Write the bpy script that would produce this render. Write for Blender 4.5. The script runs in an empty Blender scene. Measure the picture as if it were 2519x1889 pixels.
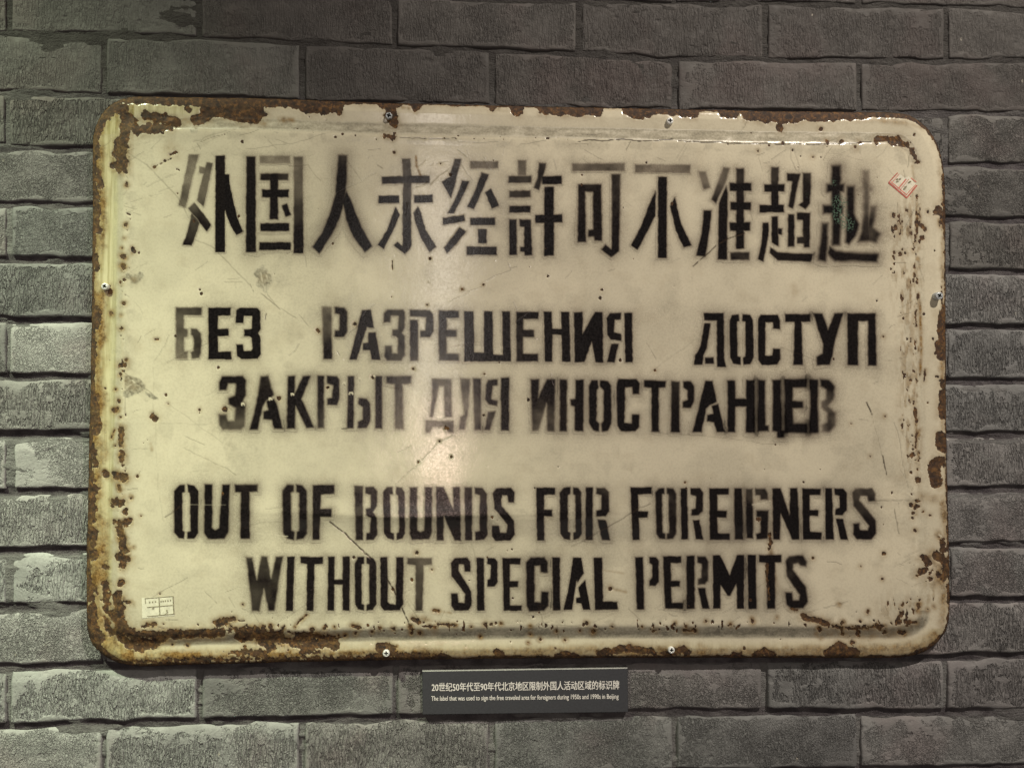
import bpy, math, random
import numpy as np
from mathutils import Matrix, Vector

# ------------------------------------------------------------------ camera
W_, H_ = 2519.0, 1889.0            # size of the photograph, used as the measuring grid
HFOV = math.radians(62.0)
FPX = (W_ / 2) / math.tan(HFOV / 2)
DIST = 0.95                        # metres from lens to wall
CX, CY = W_ / 2, H_ / 2
def _n(v): return v / np.linalg.norm(v)
UPV = _n(np.array([42.0, -78400.0, FPX]))
XV = np.array([40840.0, 290.0, FPX]); XV = _n(XV - XV.dot(UPV) * UPV)
YV = np.cross(UPV, XV)             # into the wall
CAM = np.array([0.0, -DIST, 0.0])
PX = DIST / FPX                    # metres per measuring unit on the wall

sc = bpy.context.scene
cam = bpy.data.cameras.new('camera'); cam.sensor_fit = 'HORIZONTAL'; cam.angle = HFOV
cam.clip_start = 0.01; cam.clip_end = 50
camo = bpy.data.objects.new('camera', cam); sc.collection.objects.link(camo)
m = Matrix(((XV[0], -XV[1], -XV[2], CAM[0]), (YV[0], -YV[1], -YV[2], CAM[1]), (UPV[0], -UPV[1], -UPV[2], CAM[2]), (0, 0, 0, 1)))
camo.matrix_world = m
sc.camera = camo
sc.render.resolution_x, sc.render.resolution_y = 1024, 767

def at(px, py, h=0.0, plane=0.0):
    """measuring-grid position + height above the brick fronts (same unit) -> world points (N,3);
    plane: height of the flat surface the outline was measured on"""
    px = np.asarray(px, float); py = np.asarray(py, float); h = np.asarray(h, float)
    dx = (px - CX) / FPX; dy = (py - CY) / FPX
    X = dx * XV[0] + dy * XV[1] + XV[2]
    Y = dx * YV[0] + dy * YV[1] + YV[2]
    Z = dx * UPV[0] + dy * UPV[1] + UPV[2]
    t0 = (DIST - np.asarray(plane, float) * PX) / Y
    return np.stack([X * t0, -h * PX + 0 * X, Z * t0], -1)   # lifted straight off the wall

# ------------------------------------------------------------------ light and exposure
world = bpy.data.worlds.new('World'); sc.world = world; world.use_nodes = True
bg = world.node_tree.nodes['Background']
bg.inputs[0].default_value = (0.50, 0.46, 0.42, 1); bg.inputs[1].default_value = 0.25
sc.view_settings.view_transform = 'Standard'; sc.view_settings.look = 'None'
sc.view_settings.exposure = 0.0; sc.view_settings.gamma = 1.0

def look(o, p, tgt):
    o.location = p
    o.rotation_euler = (Vector(tgt) - Vector(p)).to_track_quat('-Z', 'Y').to_euler()
def spot(name, p, tgt, col, power, size, cone, blend):
    l = bpy.data.lights.new(name, 'SPOT'); l.color = col; l.energy = power
    l.shadow_soft_size = size; l.spot_size = math.radians(cone); l.spot_blend = blend
    o = bpy.data.objects.new(name, l); sc.collection.objects.link(o); look(o, p, tgt)
def area(name, p, tgt, col, power, sx, sy):
    l = bpy.data.lights.new(name, 'AREA'); l.shape = 'RECTANGLE'; l.color = col; l.energy = power
    l.size = sx; l.size_y = sy
    o = bpy.data.objects.new(name, l); sc.collection.objects.link(o); look(o, p, tgt)
spot('ceiling_spot_left', (-1.25, -1.15, 1.95), (-0.68, 0, -0.72), (0.90, 1.0, 0.70), 500, 0.035, 45, 1.0)
spot('ceiling_spot_right', (1.15, -1.45, 1.95), (0.24, 0, -0.40), (1.0, 0.91, 0.80), 262, 0.03, 48, 1.0)
# lit doorway and warm lamp across the room, seen mirrored in the enamel
def mirror(px, py, dist):
    P = at(px, py, 37.0, 36.0); d = P - CAM; d[1] = -d[1]; d /= np.linalg.norm(d)
    return P + d * dist, P
q, P0 = mirror(1062, 800, 2.6); area('lit_doorway', tuple(q), tuple(P0), (1.0, 0.90, 0.82), 5.2, 0.15, 1.3)
q, P0 = mirror(1072, 1120, 2.5); area('warm_lamp', tuple(q), tuple(P0), (1.0, 0.60, 0.47), 2.0, 0.12, 0.36)

# ------------------------------------------------------------------ numeric helpers
def hsh(i, j, s):
    v = (i.astype(np.int64) * 374761393 + j.astype(np.int64) * 668265263 + s * 362437) & 0x7fffffff
    v = ((v ^ (v >> 13)) * 1274126177) & 0x7fffffff
    return ((v ^ (v >> 16)) & 0xffff) / 65535.0
def vn(x, y, sc_, seed=0, sy=None):
    x = x / sc_; y = y / (sy or sc_)
    i = np.floor(x); j = np.floor(y); u = x - i; v = y - j
    u = u * u * (3 - 2 * u); v = v * v * (3 - 2 * v)
    a = hsh(i, j, seed); b = hsh(i + 1, j, seed); c = hsh(i, j + 1, seed); d = hsh(i + 1, j + 1, seed)
    return (a * (1 - u) + b * u) * (1 - v) + (c * (1 - u) + d * u) * v
def fbm(x, y, s, seed=0, o=4, sy=None):
    t = 0; a = 0.5; n = 0
    for k in range(o):
        t = t + a * vn(x, y, s / 2 ** k, seed + k * 7, (sy / 2 ** k) if sy else None); n += a; a *= 0.55
    return t / n
def ss(a, b, x):
    t = np.clip((x - a) / (b - a), 0, 1); return t * t * (3 - 2 * t)
def sdf_poly(poly, X, Y):
    """positive inside"""
    P = np.asarray(poly, float); Q = np.roll(P, -1, 0)
    d2 = np.full(X.shape, 1e18); ins = np.zeros(X.shape, bool)
    for (ax, ay), (bx, by) in zip(P, Q):
        ex, ey = bx - ax, by - ay; wx, wy = X - ax, Y - ay
        t = np.clip((wx * ex + wy * ey) / max(ex * ex + ey * ey, 1e-9), 0, 1)
        d2 = np.minimum(d2, (wx - ex * t) ** 2 + (wy - ey * t) ** 2)
        if ay != by:
            c = ((ay > Y) != (by > Y)) & (X < ex * (Y - ay) / ey + ax)
            ins ^= c
    d = np.sqrt(d2); return np.where(ins, d, -d)
def dist_line(pts, X, Y):
    d2 = np.full(X.shape, 1e18)
    if len(pts) == 1:
        return np.hypot(X - pts[0][0], Y - pts[0][1])
    for (ax, ay), (bx, by) in zip(pts[:-1], pts[1:]):
        ex, ey = bx - ax, by - ay; wx, wy = X - ax, Y - ay
        t = np.clip((wx * ex + wy * ey) / max(ex * ex + ey * ey, 1e-9), 0, 1)
        d2 = np.minimum(d2, (wx - ex * t) ** 2 + (wy - ey * t) ** 2)
    return np.sqrt(d2)
CR = {'A': (200, 220, .31646), 'B': (900, 220, .31646), 'C': (1600, 220, .33906), 'D': (200, 700, .31646),
      'E': (900, 700, .31646), 'F': (1600, 700, .33906), 'G': (200, 1150, .31646), 'H': (900, 1150, .31646),
      'I': (1600, 1150, .33906), 'N': (0, 0, 1.0), 'L': (2199, 200, .3617), 'M': (2199, 780, .3617), 'K': (0, 780, .3617)}
def cv(k, pts):
    x0, y0, s = CR[k]; return [(x0 + a * s, y0 + b * s) for a, b in pts]

# ------------------------------------------------------------------ materials
def mat(name):
    m = bpy.data.materials.new(name); m.use_nodes = True
    nt = m.node_tree; b = nt.nodes['Principled BSDF']; return m, nt, b
class G:
    """tiny node helper"""
    def __init__(s, nt): s.nt = nt; s.N = nt.nodes; s.L = nt.links
    def put(s, sock, v):
        if isinstance(v, bpy.types.NodeSocket): s.L.new(v, sock)
        else:
            try: sock.default_value = v
            except Exception: sock.default_value = (v, v, v)
    def math(s, op, a, b=0.0, c=None, clamp=False):
        n = s.N.new('ShaderNodeMath'); n.operation = op; n.use_clamp = clamp
        s.put(n.inputs[0], a); s.put(n.inputs[1], b)
        if c is not None: s.put(n.inputs[2], c)
        return n.outputs[0]
    def pos(s, scale=(1, 1, 1), loc=(0, 0, 0), rot=(0, 0, 0)):
        g = s.N.new('ShaderNodeNewGeometry'); mp = s.N.new('ShaderNodeMapping')
        s.L.new(g.outputs['Position'], mp.inputs['Vector'])
        mp.inputs['Scale'].default_value = scale; mp.inputs['Location'].default_value = loc; mp.inputs['Rotation'].default_value = rot
        return mp.outputs[0]
    def noise(s, vec, scale, detail=3, rough=.55, dist=0.0):
        n = s.N.new('ShaderNodeTexNoise'); s.L.new(vec, n.inputs['Vector'])
        n.inputs['Scale'].default_value = scale; n.inputs['Detail'].default_value = detail
        n.inputs['Roughness'].default_value = rough; n.inputs['Distortion'].default_value = dist
        return n.outputs['Fac']
    def vor(s, vec, scale, feat='F1', out='Distance', rnd=1.0):
        n = s.N.new('ShaderNodeTexVoronoi'); s.L.new(vec, n.inputs['Vector']); n.feature = feat
        n.inputs['Scale'].default_value = scale; n.inputs['Randomness'].default_value = rnd
        return n.outputs[out]
    def map(s, v, a, b, c=0.0, d=1.0, smooth=True):
        n = s.N.new('ShaderNodeMapRange'); n.interpolation_type = 'SMOOTHSTEP' if smooth else 'LINEAR'
        s.put(n.inputs[0], v); s.put(n.inputs[1], a); s.put(n.inputs[2], b); s.put(n.inputs[3], c); s.put(n.inputs[4], d)
        return n.outputs[0]
    def mix(s, f, a, b, mode='MIX'):
        n = s.N.new('ShaderNodeMix'); n.data_type = 'RGBA'; n.blend_type = mode
        s.put(n.inputs[0], f)
        for k, v in ((6, a), (7, b)):
            if isinstance(v, tuple) and len(v) == 3: v = v + (1,)
            s.put(n.inputs[k], v)
        return n.outputs[2]
    def attr(s, name):
        n = s.N.new('ShaderNodeAttribute'); n.attribute_name = name
        sp = s.N.new('ShaderNodeSeparateColor'); s.L.new(n.outputs['Color'], sp.inputs[0])
        return sp.outputs[0], sp.outputs[1], sp.outputs[2], n.outputs['Alpha']
    def bump(s, h, strength, dist, prev=None):
        n = s.N.new('ShaderNodeBump'); n.inputs['Strength'].default_value = strength; n.inputs['Distance'].default_value = dist
        s.put(n.inputs['Height'], h)
        if prev is not None: s.L.new(prev, n.inputs['Normal'])
        return n.outputs[0]

def enamel_material():
    m, nt, b = mat('weathered_cream_enamel'); g = G(nt)
    rust, stain, grime_shade, ink = g.attr('wear')
    scr, pale, yellow, gls = g.attr('marks')
    P = g.pos()
    n_big = g.noise(P, 9, 4, .6); n_mid = g.noise(P, 45, 4, .6); n_fine = g.noise(P, 420, 3, .6); n_grain = g.noise(P, 1500, 2, .6)
    streak = g.noise(g.pos((260, 260, 14)), 1.0, 4, .6)
    cream = g.mix(g.map(n_big, .35, .65), (0.61, 0.56, 0.42), (0.67, 0.615, 0.46))
    cream = g.mix(g.math('MULTIPLY', g.map(n_mid, .5, .72), .32), cream, (0.47, 0.41, 0.29))
    cream = g.mix(g.math('MULTIPLY', g.map(n_fine, .42, .68), .22), cream, (0.42, 0.37, 0.27))
    # tiny pits in the glaze
    pit = g.map(g.vor(P, 210), .0, .09, 1, 0)
    pitm = g.math('MULTIPLY', pit, g.map(g.noise(P, 26, 3, .6), .55, .68))
    cream = g.mix(g.math('MULTIPLY', pitm, .7), cream, (0.16, 0.11, 0.06))
    cream = g.mix(yellow, cream, g.mix(g.map(streak, .35, .62), (0.40, 0.36, 0.16), (0.66, 0.62, 0.36)))
    col = g.mix(g.math('MULTIPLY', grime_shade, g.map(n_fine, .2, .7, .65, 1.0)), cream, (0.17, 0.155, 0.115))
    # rust stain: soaked-in, soft
    st = g.math('MULTIPLY', stain, g.map(n_mid, .25, .7, .55, 1.15), clamp=True)
    col = g.mix(st, col, g.mix(g.map(n_fine, .35, .65), (0.155, 0.085, 0.025), (0.30, 0.185, 0.062)))
    st2 = g.math('MULTIPLY', st, g.map(g.noise(P, 120, 5, .75), .48, .66, 0, .8))
    col = g.mix(st2, col, (0.075, 0.040, 0.014))
    # ink, with spray grain at the soft edges
    gr = g.math('MULTIPLY', g.math('SUBTRACT', g.noise(P, 900, 2, .7), .5), 1.5)
    k = g.math('MULTIPLY', g.math('MULTIPLY', ink, g.math('POWER', g.math('SUBTRACT', 1.0, ink), 2.0)), 3.8)
    inkf = g.math('ADD', g.math('MULTIPLY', ink, 1.07), g.math('MULTIPLY', gr, k), clamp=True)
    inkc = g.mix(g.map(n_fine, .3, .7), (0.004, 0.0033, 0.0033), (0.010, 0.008, 0.008))
    inkc = g.mix(g.map(ink, .62, 1.0, 1, 0), inkc, (0.070, 0.046, 0.035))
    col = g.mix(inkf, col, inkc)
    col = g.mix(g.math('MULTIPLY', g.map(gls, .52, .8), g.map(g.noise(P, 420, 3, .6), .46, .6, 0, .9)), col, (0.075, 0.125, 0.085))
    col = g.mix(pale, col, (0.68, 0.62, 0.47))
    col = g.mix(g.math('POWER', scr, 1.45), col, (0.030, 0.019, 0.011))
    # rust proper
    rn = g.noise(P, 160, 5, .7)
    rc = g.mix(g.map(rn, .35, .62), (0.016, 0.008, 0.004), (0.062, 0.029, 0.011))
    rc = g.mix(g.map(g.noise(P, 190, 5, .75), .49, .66), rc, (0.165, 0.078, 0.022))
    rc = g.mix(g.math('MULTIPLY', st, g.map(g.noise(P, 75, 5, .75), .46, .62, 0, .75)), rc, g.mix(g.map(n_fine, .35, .65), (0.065, 0.035, 0.011), (0.185, 0.108, 0.032)))
    rf = g.map(g.math('ADD', rust, g.math('MULTIPLY', g.math('SUBTRACT', g.noise(P, 330, 4, .75), .5), 1.5)), .44, .56)
    col = g.mix(rf, col, rc)
    nt.links.new(col, b.inputs['Base Color'])
    r = g.math('ADD', g.map(n_fine, .3, .7, .09, .19), g.math('MULTIPLY', g.math('MAXIMUM', g.math('SUBTRACT', grime_shade, .24), 0.0), 1.7), clamp=True)
    r = g.math('ADD', r, g.math('MULTIPLY', st, .15))
    r = g.math('ADD', r, g.math('MULTIPLY', inkf, .07))
    r = g.math('MAXIMUM', r, g.math('MULTIPLY', rf, .78))
    nt.links.new(r, b.inputs['Roughness'])
    nt.links.new(g.math('SUBTRACT', .5, g.math('MULTIPLY', inkf, .22)), b.inputs['Specular IOR Level'])
    hgt = g.math('ADD', g.math('MULTIPLY', g.noise(P, 130, 3, .55), .55), g.math('MULTIPLY', n_fine, .35))
    bp = g.bump(hgt, .14, .0010)
    rb = g.math('ADD', g.math('MULTIPLY', rf, -1.2), g.math('MULTIPLY', g.math('MULTIPLY', rf, rn), 1.8))
    bp = g.bump(rb, .55, .0007, bp)
    bp = g.bump(g.math('ADD', g.math('MULTIPLY', scr, -.3), g.math('MULTIPLY', gls, g.noise(P, 300, 3, .65))), .8, .0006, bp)
    nt.links.new(bp, b.inputs['Normal'])
    return m

def brick_material(name, tint):
    m, nt, b = mat(name); g = G(nt)
    edge, comb, gran, rndv = g.attr('face')
    e2, _, _, _ = g.attr('patch')
    P = g.pos()
    n_edge = g.noise(P, 34, 4, .6)
    # rough panel: starts some way in from the edge, with a ragged border
    panel = g.map(g.math('ADD', edge, g.math('MULTIPLY', g.math('SUBTRACT', n_edge, .5), 1.25)), .04, .16)
    panel = g.math('MULTIPLY', panel, g.map(g.math('ADD', e2, g.math('MULTIPLY', g.math('SUBTRACT', g.noise(P, 60, 4, .6), .5), 1.2)), .80, .68))
    # combed vertical wrinkles
    wob = g.noise(P, 28, 2, .5)
    def ridge(v, w):
        return g.map(g.math('ABSOLUTE', g.math('SUBTRACT', v, .5)), 0.0, w)
    g1 = g.noise(g.pos((330, 330, 62)), 1.0, 1, .5, .45)
    g2 = g.noise(g.pos((520, 520, 130), (3, 1, 7)), 1.0, 2, .5, .5)
    combh = g.math('ADD', g.math('MULTIPLY', ridge(g1, .11), .8), g.math('MULTIPLY', ridge(g2, .10), .3))
    gr1 = ridge(g.noise(g.pos((1, 1, .7)), 330, 2, .6, .8), .11)
    gr2 = g.noise(P, 620, 3, .6)
    granh = g.math('ADD', g.math('MULTIPLY', gr1, .7), g.math('MULTIPLY', gr2, .6))
    h = g.math('ADD', g.math('MULTIPLY', g.math('MULTIPLY', g.math('SUBTRACT', combh, 1.0), panel), comb),
               g.math('MULTIPLY', g.math('MULTIPLY', g.math('SUBTRACT', granh, 1.0), panel), gran))
    smooth = g.math('MULTIPLY', g.noise(g.pos((40, 40, 70)), 1.0, 5, .62, .5), .75)
    fine = g.math('MULTIPLY', g.noise(P, 900, 3, .6), .16)
    h = g.math('MULTIPLY', h, g.map(g.noise(P, 22, 3, .6), .34, .6, .45, 1.15))
    dent = g.math('MULTIPLY', g.map(g.vor(g.pos((1, 1, 1.3)), 70, 'SMOOTH_F1'), .05, .3, -1, 0), g.map(g.noise(P, 30, 3, .6), .5, .6))
    hh = g.math('ADD', g.math('ADD', g.math('ADD', h, smooth), fine), g.math('MULTIPLY', dent, .5))
    bp = g.bump(hh, 1.0, .0021)
    nt.links.new(bp, b.inputs['Normal'])
    c = g.mix(g.map(g.noise(P, 16, 5, .65), .36, .64), tuple(x * .84 for x in tint), tuple(x * 1.14 for x in tint))
    c = g.mix(g.math('MULTIPLY', g.map(g.noise(P, 420, 3, .7), .45, .66), .30), c, tuple(x * .5 for x in tint))
    c = g.mix(g.math('MULTIPLY', g.map(g.noise(g.pos((50, 50, 80)), 1.0, 4, .65, .4), .54, .64), .4), c, tuple(x * 1.22 for x in tint))
    c = g.mix(g.math('MULTIPLY', g.map(g.noise(P, 7, 3, .6), .5, .66), .5), c, (tint[0] * 1.12, tint[1] * .93, tint[2] * .95))
    c = g.mix(g.math('MULTIPLY', rndv, .35), c, (tint[0] * .62, tint[1] * .62, tint[2] * .64))
    # wrinkle bottoms darkened, their shade put into the colour
    low = g.math('MULTIPLY', g.map(h, -.85, -.3, 1, 0), .50)
    c = g.mix(low, c, (tint[0] * .42, tint[1] * .41, tint[2] * .42))
    c = g.mix(g.math('MULTIPLY', g.math('MULTIPLY', g.map(hh, .35, .6), panel), .25), c, tuple(x * 1.5 for x in tint))
    # chips with pale specks
    sp = g.vor(g.pos((1, 1, .62)), 52)
    sm = g.math('MULTIPLY', g.map(sp, .035, .085, 1, 0), g.map(g.noise(P, 13, 2, .6, 0), .50, .57))
    sm = g.math('MULTIPLY', sm, g.map(g.noise(P, 800, 2, .5), .42, .5))
    c = g.mix(g.math('MULTIPLY', sm, .75), c, (0.50, 0.46, 0.38))
    nt.links.new(c, b.inputs['Base Color'])
    nt.links.new(g.map(g.noise(P, 120, 2, .5), .3, .7, .62, .85), b.inputs['Roughness'])
    b.inputs['Specular IOR Level'].default_value = .35
    return m

def mortar_material():
    m, nt, b = mat('dark_painted_mortar'); g = G(nt); P = g.pos()
    bed, up, _, _ = g.attr('bed')
    n = g.map(g.noise(P, 40, 4, .6), .35, .65)
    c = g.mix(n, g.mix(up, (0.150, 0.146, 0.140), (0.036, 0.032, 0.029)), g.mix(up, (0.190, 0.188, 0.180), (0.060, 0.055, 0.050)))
    c = g.mix(bed, c, g.mix(n, (0.050, 0.042, 0.046), (0.112, 0.101, 0.103)))
    nt.links.new(c, b.inputs['Base Color']); b.inputs['Roughness'].default_value = .8
    h = g.math('ADD', g.noise(g.pos((80, 80, 230)), 1.0, 5, .7), g.math('MULTIPLY', g.noise(P, 420, 4, .7), .7))
    nt.links.new(g.bump(h, 1.0, .0034), b.inputs['Normal'])
    return m

def plain(name, col, rough=.5, metal=0.0, nscale=300, var=.15, bumpd=.0002, spec=.5):
    m, nt, b = mat(name); g = G(nt); P = g.pos()
    n = g.noise(P, nscale, 3, .6)
    c = g.mix(g.map(n, .3, .7), tuple(x * (1 - var) for x in col), tuple(min(1, x * (1 + var)) for x in col))
    nt.links.new(c, b.inputs['Base Color']); b.inputs['Roughness'].default_value = rough; b.inputs['Metallic'].default_value = metal
    b.inputs['Specular IOR Level'].default_value = spec
    nt.links.new(g.bump(n, .5, bumpd), b.inputs['Normal'])
    return m

M_EN = enamel_material()
TINTS = [(0.322, 0.327, 0.312), (0.300, 0.305, 0.292), (0.284, 0.285, 0.274), (0.310, 0.306, 0.295), (0.205, 0.204, 0.196), (0.190, 0.190, 0.184), (0.210, 0.203, 0.196), (0.196, 0.187, 0.182), (0.106, 0.099, 0.092), (0.092, 0.085, 0.079), (0.130, 0.126, 0.117)]  # low left bricks lighter: lamp light put into the tint; upper rows darker
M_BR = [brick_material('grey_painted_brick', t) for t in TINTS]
M_MO = mortar_material()
M_DARKREC = plain('dark_recess', (0.012, 0.012, 0.012), .8)
M_SCREW = plain('zinc_screw', (0.80, 0.81, 0.78), .40, .15, 900, .2, .0001)
M_SCREWD = plain('dull_zinc_screw', (0.46, 0.49, 0.50), .40, .3, 900, .25, .0001)
M_RUST = plain('rusty_steel', (0.060, 0.030, 0.014), .85, 0, 300, .5, .0008)
M_PLATE = plain('dark_grey_plate', (0.043, 0.044, 0.051), .55, 0, 500, .10, .0002)
M_WHITE = plain('white_print', (0.82, 0.78, 0.74), .6, 0, 500, .08, .0000)
M_PAPER = plain('yellowed_paper', (0.66, 0.63, 0.50), .8, 0, 260, .12, .0002)
M_RED = plain('faded_red_print', (0.46, 0.10, 0.075), .7, 0, 500, .2, .0001)
M_PINK = plain('pale_red_print', (0.58, 0.20, 0.15), .7, 0, 500, .2, .0001)
M_PRINT = plain('grey_pen_print', (0.24, 0.21, 0.13), .8, 0, 500, .3, .0000)

# ------------------------------------------------------------------ object helpers
def mesh_obj(name, V, F, material, parent=None, smooth=True, mats=None, midx=None):
    me = bpy.data.meshes.new(name)
    V = np.asarray(V, np.float32); F = np.asarray(F, np.int32)
    k = F.shape[1]
    me.vertices.add(len(V)); me.vertices.foreach_set('co', V.ravel())
    me.loops.add(F.size); me.loops.foreach_set('vertex_index', F.ravel())
    me.polygons.add(len(F)); me.polygons.foreach_set('loop_start', np.arange(0, F.size, k, dtype=np.int32))
    me.polygons.foreach_set('loop_total', np.full(len(F), k, np.int32))
    me.update(calc_edges=True)
    me.polygons.foreach_set('use_smooth', np.full(len(F), smooth, bool))
    for q in (mats or [material]): me.materials.append(q)
    if midx is not None: me.polygons.foreach_set('material_index', np.asarray(midx, np.int32))
    me.validate()
    o = bpy.data.objects.new(name, me); sc.collection.objects.link(o)
    if parent is not None: adopt(o, parent)
    return o
def adopt(o, p):
    o.parent = p; o.matrix_parent_inverse = Matrix.Translation(-p.location)
def setcol(o, name, arr):
    a = o.data.attributes.new(name, 'FLOAT_COLOR', 'POINT')
    a.data.foreach_set('color', np.asarray(arr, np.float32).ravel())
def empty(name, loc, label, cat):
    o = bpy.data.objects.new(name, None); o.location = loc; sc.collection.objects.link(o)
    o['label'] = label; o['category'] = cat; o.empty_display_size = .05
    return o
def grid_faces(ny, nx):
    i = np.arange(ny * nx).reshape(ny, nx)
    return np.stack([i[:-1, :-1], i[1:, :-1], i[1:, 1:], i[:-1, 1:]], -1).reshape(-1, 4)

# ================================================================== the brick wall
wall = empty('brick_wall', tuple(at(1260, 1889)), 'grey painted brick wall with combed brick faces and recessed joints behind the sign', 'wall')
JL = [-62, 80, 228, 361, 500, 638, 785, 925, 1066, 1209, 1354, 1492, 1640, 1786, 1925]
JR = [22, 150, 276, 406, 540, 670, 805, 939, 1069, 1203, 1341, 1474, 1611, 1752, 1887]
JOINTS = [([0, 2519], [a, b]) for a, b in zip(JL, JR)]
JOINTS[0] = ([0, 900, 1200, 1600, 2000, 2300, 2519], [-60, -14, 0, 5, 8, 14, 22])
JOINTS[1] = ([0, 250, 500, 900, 1200, 1450, 1700, 2100, 2519], [78, 86, 94, 110, 121, 134, 147, 147, 150])
JOINTS[2] = ([0, 280, 900, 1200, 1700, 1900, 2519], [226, 233, 254, 262, 273, 274, 277])
JOINTS[12] = ([0, 250, 950, 1650, 2300, 2519], [1643, 1636, 1630, 1622, 1616, 1610])
JOINTS[13] = ([0, 250, 450, 1000, 1300, 1650, 1900, 2519], [1789, 1781, 1775, 1765, 1761, 1752, 1752, 1751])
JOINTS.insert(0, ([0, 2519], [-205, -108])); JOINTS.append(([0, 2519], [2066, 2024]))
NJ = len(JOINTS)
def joint(k, x):
    xs, ys = JOINTS[k]; xs = np.array(xs, float); ys = np.array(ys, float); x = np.asarray(x, float)
    sl = (ys[-1] - ys[0]) / (xs[-1] - xs[0])
    y = np.interp(x, xs, ys)
    y = np.where(x < xs[0], ys[0] + (x - xs[0]) * sl, y); y = np.where(x > xs[-1], ys[-1] + (x - xs[-1]) * sl, y)
    return y
ODD = [-452, 20, 490, 972, 1425, 1882, 2328, 2775]
EVEN = [-225, 255, 742, 1210, 1661, 2113, 2548, 2990]
row_dark = {}
rng = random.Random(11)
combs = {}
nb = 0
for r in range(NJ - 1):
    verts = ODD if r % 2 == 1 else EVEN
    # r=1 is the first row that shows (joints 494, 965 ...)
    gap = [9, 10, 11, 12, 14, 15, 16, 17, 18, 18, 19, 18, 19, 20, 17, 15, 14][min(r, 16)]
    for c in range(len(verts) - 1):
        x0, x1 = verts[c] + rng.uniform(-6, 6) * (r not in (1, 2, 13, 14)), verts[c + 1]
        cx = (x0 + x1) / 2; cy = float(joint(r, cx) + joint(r + 1, cx)) / 2
        if 420 < cx < 2120 and 4 <= r <= 11: continue          # wholly behind the sign
        vg = 8
        nx, ny = 36, 13
        # denser rings near the border
        u = np.linspace(0, 1, nx); v = np.linspace(0, 1, ny)
        L = (x1 - x0)
        tu = np.concatenate([[0, 4 / L, 9 / L, 16 / L], np.linspace(30 / L, 1 - 30 / L, nx - 8), [1 - 16 / L, 1 - 9 / L, 1 - 4 / L, 1]])
        Hh = 128.0
        tv = np.concatenate([[0, 4 / Hh, 9 / Hh, 16 / Hh], np.linspace(28 / Hh, 1 - 28 / Hh, ny - 8), [1 - 16 / Hh, 1 - 9 / Hh, 1 - 4 / Hh, 1]])
        U, V = np.meshgrid(tu, tv)
        xa, xb = x0 + vg * rng.uniform(.7, 1.2), x1 - vg * rng.uniform(.7, 1.2)
        X = xa + (xb - xa) * U
        top = joint(r, X) + gap * .5 + 8 * (fbm(X, X * 0 + r * 31 + 5, 70, 3, 5) - .5) * 2
        bot = joint(r + 1, X) - gap * .5 + 7 * (fbm(X, X * 0 + r * 57 + 9, 60, 9, 5) - .5) * 2
        Y = top + (bot - top) * V
        X = X + 5 * (fbm(Y + 77 * c, X * 0 + r * 13, 40, 5) - .5) * (np.exp(-(U * L) / 20) + np.exp(-((1 - U) * L) / 20))
        de = np.minimum(np.minimum(U * (xb - xa), (1 - U) * (xb - xa)), np.minimum(V, 1 - V) * (bot - top))
        hb = -2.0 * np.exp(-(de / 2.6) ** 1.4) - float(np.interp(r, [0, 4, 8, 14], [1.5, 4, 7, 8.5])) * np.clip(1 - (V * (bot - top)) / (17.0 + 14 * fbm(X, Y * 0, 80, 27)), 0, 1) ** 1.1 + 4.5 * (fbm(X, Y, 120, 21) - .5) + 3.0 * (fbm(X, Y, 30, 23) - .5)
        hb += rng.uniform(-1.5, 1.5)
        P = at(X.ravel(), Y.ravel(), hb.ravel())
        F = grid_faces(ny, nx)
        # skirt back into the mortar
        idx = np.arange(ny * nx).reshape(ny, nx)
        loop = np.concatenate([idx[0, :], idx[1:, -1], idx[-1, -2::-1], idx[-2:0:-1, 0]])
        back = P[loop].copy(); back[:, 1] = 26 * PX
        n0 = len(P); nn = len(loop)
        j = np.arange(nn)
        S = np.stack([loop, loop[(j + 1) % nn], n0 + (j + 1) % nn, n0 + j], -1)
        Pn = np.concatenate([P, back]); Fn = np.concatenate([F, S])
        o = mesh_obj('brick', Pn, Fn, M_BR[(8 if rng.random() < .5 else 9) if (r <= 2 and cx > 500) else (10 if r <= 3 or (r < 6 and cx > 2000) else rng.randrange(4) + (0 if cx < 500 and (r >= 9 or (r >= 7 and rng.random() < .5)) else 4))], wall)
        # how this brick is worked: combed, granular or smeared smooth
        k = rng.random()
        comb, gran = (1.0, .25) if k < .55 else ((.25, .9) if k < .85 else (.55, .6))
        special = {(3, 0): (1., .2), (4, 0): (.3, .9), (5, 0): (.3, .8), (6, 0): (1., .3), (7, 0): (.1, .9), (8, 0): (1, .2), (9, 0): (.1, 1.), (10, 0): (1., .3),
                   (11, 0): (1., .1), (12, 0): (.0, 1.1), (13, 0): (1., .2)}
        if r <= 2: comb, gran = rng.uniform(.3, .5), rng.uniform(.12, .3)
        if cx < 300 and 3 <= r <= 13:
            comb, gran = special.get((r, 0), (comb, gran))
        if r == 5 and cx > 2300: comb, gran = .9, .2
        if r == 14: comb, gran = (.95, .3) if c in (1, 2) else (.4, .7)
        lvl = rng.random() ** 2
        e = de / 60.0
        att = np.zeros((len(Pn), 4)); att[:n0, 0] = np.clip(e.ravel(), 0, 1); att[:, 1] = comb; att[:, 2] = gran; att[:, 3] = lvl
        setcol(o, 'face', att)
        pt = np.zeros((len(Pn), 4)); pm = fbm(X + 911 * r, Y * 1.0 + 300 * c, 150, 41, 3)
        # a smooth mortar smear towards one end of the brick
        sm = .5 + .6 * (pm - .5)
        if rng.random() < .5: sm = sm + .35 * np.exp(-(U * L) / 60.0)
        if rng.random() < .35: sm = sm + .3 * np.exp(-(V * Hh) / 28.0)
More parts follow.
